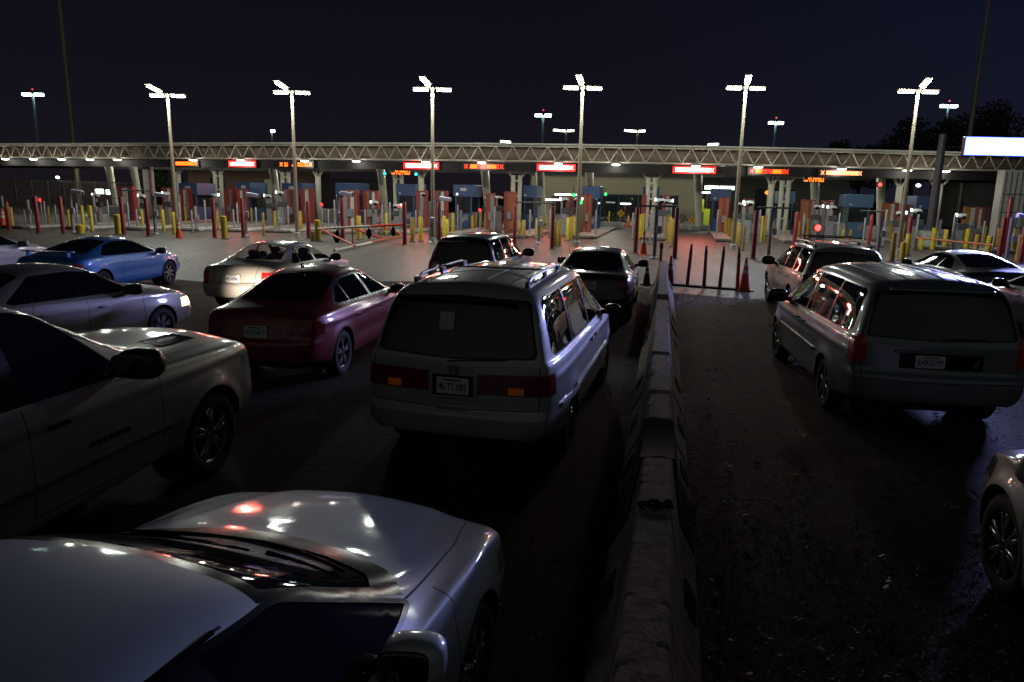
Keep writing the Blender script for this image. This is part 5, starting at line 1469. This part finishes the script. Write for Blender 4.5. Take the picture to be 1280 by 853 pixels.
# tall unlit poles
def tallpole(px0,py0,px1,py1,D,r,lab,m='pole'):
    a = AT(px1,py1,D); h = AT(px0,py0,D).z; o = thing('tall_pole',lab,'pole',(a.x,a.y,0))
    b = B(); tube(b,(0,0,0),(0,0,h),r*1.3,r,n=10); obj('shaft',b,m,o,'auto'); b = B(); lathe(b,[(r*2.4,0),(r*2.4,.1),(r*1.4,.14)],12,'z'); obj('base_plate',b,'dgrey',o)
tallpole(72,-30,94,200,80,.24,'very tall unlit grey pole at the left running out of the top edge')
tallpole(1236,-30,1212,170,70,.18,'very tall faint pole at the right above the trees')
tallpole(242,140,243,200,100,.10,'faint thin pole behind the canopy right of the leftmost street lamp')
# dark pole at right and big LED board
p = AT(1163,288,44); h = AT(1173,168,44).z; o = thing('dark_pole','thick dark pole left of the bright blue white sign','pole',(p.x,p.y,0))
b = B(); lathe(b,[(.26,0),(.21,h),(.001,h)],16,'z'); obj('shaft',b,'pole_dark',o,'auto')
b = B(); box(b,(0,0,.35),(1.4,1.2,.7),bev=.06); obj('footing',b,'kerb',o)
D = 32; a = AT(1209,182.5,D); W = 6.7; o = thing('led_board','overbright blue white LED message board at the right edge','led board',(a.x+W/2,a.y,a.z),math.radians(-0.5))
hh = 17.5*D/CF
b = B(); box(b,(0,.14,0),(W+.16,.22,hh+.17),bev=.02); obj('housing',b,'sign_black',o)
b = B(); box(b,(0,.015,0),(W+.12,.02,hh+.13)); obj('led_edge',b,'led_blue',o)  # the board's blue halo, put into a glowing rim
b = B(); box(b,(0,0,0),(W-.02,.02,hh-.03)); obj('led_face',b,'led_blue_white',o)
for sx in (-.2,.45):
    b = B(); tube(b,(W*sx+W*.25,.3,-a.z),(W*sx+W*.25,.3,.3),.12,n=12); obj('support_post',b,'pole_dark',o,'auto') if sx>0 else b.free()
area('led_board_light',(0,-.06,0),W,5600,(.36,.40,1),o,rot=(-PI/2,0,0),sy=hh)
# ---------------------------------------------------------------- lights of the canopy lamps and signs, with added fill behind
for i,(px,py) in enumerate(CLX):
    p = cpt(px,4.60,-.12); 
    p = cpt(px,4.50,-.55); l_ = bpy.data.lights.new('canopy_lamp_bulb','POINT'); l_.energy = 48; l_.color = (1,.96,.82); l_.shadow_soft_size = .2; o_ = bpy.data.objects.new('canopy_lamp_bulb',l_); o_.location = p; link(o_)
    if i%2==0: p = cpt(px,4.35,8.5); l_ = bpy.data.lights.new('canopy_lamp_bulb','POINT'); l_.energy = 330; l_.color = (1,.96,.80); l_.shadow_soft_size = .3; o_ = bpy.data.objects.new('canopy_lamp_bulb',l_); o_.location = p; link(o_)  # added fill far under the roof, no fitting here, brightens booths and building
for px in (303,526,694,866):
    p = cpt(px,4.44,-.12); q = cpt(px+10,4.44,-.12); d=(q-p).normalized(); rz=math.atan2(d.y,d.x)
    area('sign_light',p,2.3,170,(1,.13,.09),None,rot=(math.radians(-82),0,rz),sy=.4)
# rows of fluorescent fittings deeper under the canopy
for i,(px,off,z) in enumerate(((60,4.5,4.75),(110,4.5,4.75),(142,4.5,4.75),(20,4.5,4.75),(185,4.5,4.7),(335,4,4.7),(408,4,4.6),(466,5,4.6),(560,4,4.6),(745,4,4.65),(1080,3,4.5),(1105,2.0,4.45),(1190,1.5,4.5),(1232,4,4.6))):
    p = cpt(px,z,off); q = cpt(px+10,z,off); d=(q-p).normalized(); o = thing('strip_light','','lamp',p,math.atan2(d.y,d.x),'strip lights under the canopy')
    b = B(); box(b,(0,0,.06),(1.9,.24,.06)); obj('tray',b,'whiteb',o); b = B(); box(b,(0,0,0),(1.8,.14,.06),bev=.02); obj('tube_lamp',b,'tube',o)
    later(o,px,'strip light deep under the canopy')
# ---------------------------------------------------------------- buildings behind
def building(px0,px1,pyt,D,m,lab,wins=(),depth=8,roofcap=True):
    a = AT(px0,YH(px0),D); c = AT(px1,YH(px1),D); z = AT((px0+px1)/2,pyt,D).z
    w = c.x-a.x; o = thing('building',lab,'building',((a.x+c.x)/2,D,0))
    b = B(); box(b,(0,depth/2,z/2),(w,depth,z)); obj('wall',b,m,o)
    b = B(); box(b,(0,depth/2,z+.1),(w+.3,depth+.3,.2)); obj('roof',b,'greywall',o)
    for (x0,x1,y0,y1,mm) in wins:
        A_ = AT(x0,y0,D); B_ = AT(x1,y1,D); wc = (B_.x+A_.x)/2-o.location.x; ww = B_.x-A_.x; zc = (A_.z+B_.z)/2; wh = A_.z-B_.z
        b = B(); box(b,(wc,-.02,zc),(ww,.10,wh)); f = obj('window',b,mm,o)
        b = B(); t=.07
        box(b,(wc,-.06,zc+wh/2),(ww+t,.08,t)); box(b,(wc,-.06,zc-wh/2),(ww+t,.08,t)); 
        nn = max(1,int(ww/1.6))
        for k in range(nn+1): box(b,(wc-ww/2+ww*k/nn,-.062,zc),(t,.08,wh))
        obj('frame',b,'dgrey',f)
    return o
building(664,876,222,68,'tanwall','tan building with a dark window strip behind the central lanes',[(748,846,243,272,'dglass'),(690,722,246,268,'dglass')])
building(876,1060,214,80,'greywall','dark grey building behind the lanes right of centre',[(880,918,232,238,'tube'),(945,990,236,282,'dglass')])
building(0,170,229,92,'brownwall','low brown wall building at the far left behind the fence',[(132,147,237,244,'tube'),(118,131,236,243,'tube')])
building(236,392,215,86,'brownwall','brown building seen between the left booths',[(262,284,222,270,'dglass'),(330,342,224,265,'cream')])
building(392,490,226,100,'greywall','dark building between the second and third street lamps',[(420,440,240,246,'tube')])
building(1215,1420,214,75,'greywall','grey building at the far right behind the white pier',[(1245,1300,232,262,'dglass')])
for px,py,D,m,lab in ((1148,232,74,'tube','white wall lamp left of the white pier'),(1272,238,70,'tube','round white wall lamp on the far right building'),(72,222,88,'tube','small white lamp under the canopy at the left'),(960,241,60,'led_amber','tiny amber lamp right of the fifth street lamp'),(478,243,70,'tube','tiny white lamp left of a booth, centre left')):
    p = AT(px,py,D); o = thing('wall_lamp',lab,'lamp',(p.x,p.y,0)); b = B(); tube(b,(0,.1,0),(0,.1,p.z),.05,n=6); obj('bracket_post',b,'dgrey',o); b = B(); blob(b,(0,0,p.z),(.26,.1,.16),2); obj('lens',b,m,o,True)
# lit row of fittings in the tan building window
for px,py,w in ((708,243.5,2.0),(694,250,1.7),(782,255,.9),(885,241,1.8)):
    p = AT(px,py,63); o = thing('interior_light','','lamp',(p.x,p.y,0)); b = B(); box(b,(0,0,p.z),(w,.2,.12),bev=.03); obj('tube_lamp',b,'tube',o); b = B(); tube(b,(0,.15,0),(0,.15,p.z),.04,n=6); obj('bracket_post',b,'dgrey',o)
    later(o,px,'long white light fitting')
# ---------------------------------------------------------------- vegetation
def leafy(b, c, R, n, s, rr):
    for i in range(n):
        v = Vector((rr.gauss(0,1),rr.gauss(0,1),rr.gauss(0,1))).normalized()*(rr.random()**.4)
        p = Vector(c)+Vector((v.x*R[0],v.y*R[1],v.z*R[2])); a = Vector((rr.uniform(-1,1),rr.uniform(-1,1),rr.uniform(-1,1))).normalized()*s; d = a.cross(Vector((rr.uniform(-1,1),rr.uniform(-1,1),rr.uniform(-1,1)))).normalized()*s*.7
        b.faces.new([b.verts.new(p-a),b.verts.new(p+d),b.verts.new(p+a),b.verts.new(p-d)])
def tree(px,pyt,D,wpx,lab,seed):
    rr = random.Random(seed); p = AT(px,pyt,D); h = p.z; w = wpx*D/CF/2
    o = thing('tree',lab,'tree',(p.x,p.y,0),0,'dark trees behind the canopy at the right')
    b = B(); tube(b,(0,0,0),(0,0,h*.6),.35,.18,n=10)
    for k in range(6):
        a = rr.uniform(0,2*PI); tube(b,(0,0,h*(.3+.04*k)),(math.cos(a)*w*.6,math.sin(a)*w*.6,h*(.6+.05*k)),.12,.04,n=6)
    obj('trunk',b,'bark',o,'auto')
    b = B()
    for k in range(16):
        a = rr.uniform(0,2*PI); q = rr.random()**.5; zz = h*(.42+.5*rr.random()); 
        leafy(b,(math.cos(a)*w*.75*q,math.sin(a)*w*.75*q,zz),(w*.38,w*.38,h*.14),220,.22*D/100,rr)
    obj('crown',b,'leaf',o)
tree(1150,150,105,90,'broad dark tree right of the rightmost street lamp',1)
tree(1215,140,110,110,'tallest dark tree behind the blue white sign',2)
tree(1262,128,118,80,'dark tree at the right edge above the sign',3)
tree(1080,176,110,70,'low dark tree crown just above the canopy left of the rightmost lamp',4)
tree(1040,180,120,60,'lowest dark tree crown above the canopy roof',5)
tree(190,205,85,40,'dark leafy tree seen under the canopy at left',6)
for px,w in ((752,3.2),(776,2.2),(838,3.4)):
    p = G(px,284); p = AT(px,YH(px),64); rr = random.Random(px); o = thing('shrub','','shrub',(p.x,p.y,0),0,'low shrubs by the tan building')
    b = B(); leafy(b,(0,0,.7),(w/2,.5,.6),500,.09,rr); obj('foliage',b,'leaf',o); b = B(); box(b,(0,0,.15),(w,.9,.3),bev=.03); obj('planter',b,'kerb',o); later(o,px,'low green shrub in a planter')
finish_labels()
# ---------------------------------------------------------------- headlight of the grey gold sedan
sp = bpy.data.lights.new('headlight_beam','SPOT'); sp.energy = 650; sp.color = (1,.84,.66); sp.spot_size = math.radians(58); sp.spot_blend = .8; sp.shadow_soft_size = .06
so = bpy.data.objects.new('headlight_beam',sp)
cg = CARS['gold']; yw = math.radians(cg['yaw']+90)
pl = Vector(cg['loc'])+Vector((math.cos(yw)*2.42-math.sin(yw)*-.62, math.sin(yw)*2.42+math.cos(yw)*-.62, .64))
so.location = pl; dr = Vector((math.cos(yw-.02),math.sin(yw-.02),-.10)); so.rotation_euler = dr.to_track_quat('-Z','Y').to_euler(); C.objects.link(so)
# ---------------------------------------------------------------- night sky
w = bpy.data.worlds.new('World'); S.world = w; w.use_nodes = True; nt = w.node_tree; L = nt.links.new
bg = nt.nodes['Background']; tc = nt.nodes.new('ShaderNodeTexCoord'); sp_ = nt.nodes.new('ShaderNodeSeparateXYZ'); L(tc.outputs['Generated'],sp_.inputs[0])
rz_ = nt.nodes.new('ShaderNodeValToRGB'); e = rz_.color_ramp.elements
e[0].position = 0; e[0].color = (.0090,.0070,.0100,1); e[1].position = .42; e[1].color = (.0024,.0024,.0046,1)
k_ = e.new(.10); k_.color = (.0066,.0060,.0108,1); k_ = e.new(.22); k_.color = (.0044,.0044,.0085,1)
L(sp_.outputs['Z'],rz_.inputs['Fac'])
rx_ = nt.nodes.new('ShaderNodeMapRange'); rx_.inputs['From Min'].default_value = .05; rx_.inputs['From Max'].default_value = .75; rx_.inputs['To Min'].default_value = 0; rx_.inputs['To Max'].default_value = 1
L(sp_.outputs['X'],rx_.inputs['Value'])
mx = nt.nodes.new('ShaderNodeMix'); mx.data_type='RGBA'; mx.blend_type='ADD'; L(rx_.outputs['Result'],mx.inputs[0]); L(rz_.outputs['Color'],mx.inputs[6]); mx.inputs[7].default_value = (.0005,.0028,.010,1)
gy = nt.nodes.new('ShaderNodeMapRange'); gy.inputs['From Min'].default_value = -.25; gy.inputs['From Max'].default_value = -.8; gy.inputs['To Min'].default_value = 0; gy.inputs['To Max'].default_value = 1
L(sp_.outputs['Y'],gy.inputs['Value'])   # unseen sky glow added behind the viewer to lift the dark car rears
mg = nt.nodes.new('ShaderNodeMix'); mg.data_type='RGBA'; mg.blend_type='ADD'; L(gy.outputs['Result'],mg.inputs[0]); L(mx.outputs[2],mg.inputs[6]); mg.inputs[7].default_value = (.046,.050,.040,1)
L(mg.outputs[2],bg.inputs['Color']); bg.inputs['Strength'].default_value = 1.0

# ---------------------------------------------------------------- camera and render settings
cd = bpy.data.cameras.new('camera'); cam = bpy.data.objects.new('camera',cd); C.objects.link(cam)
cd.sensor_width = 36; cd.lens = CF/1280*36; cd.clip_end = 3000; cd.clip_start = .05
mt = Matrix((R_,U_,-F_)).transposed().to_4x4(); mt.translation = Vector((0,0,CH))
cam.matrix_world = mt
S.camera = cam
S.view_settings.view_transform = 'Standard'; S.view_settings.look = 'None'; S.view_settings.exposure = 0; S.view_settings.gamma = 1
S.render.engine = 'CYCLES'
S.cycles.use_denoising = True
try: S.cycles.denoiser = 'OPENIMAGEDENOISE'
except Exception: pass
S.cycles.sample_clamp_indirect = 4.0; S.cycles.sample_clamp_direct = 0
S.cycles.max_bounces = 5; S.cycles.diffuse_bounces = 2; S.cycles.glossy_bounces = 4; S.cycles.transmission_bounces = 3; S.cycles.transparent_max_bounces = 8
S.cycles.caustics_reflective = False; S.cycles.caustics_refractive = False
S.cycles.use_light_tree = True
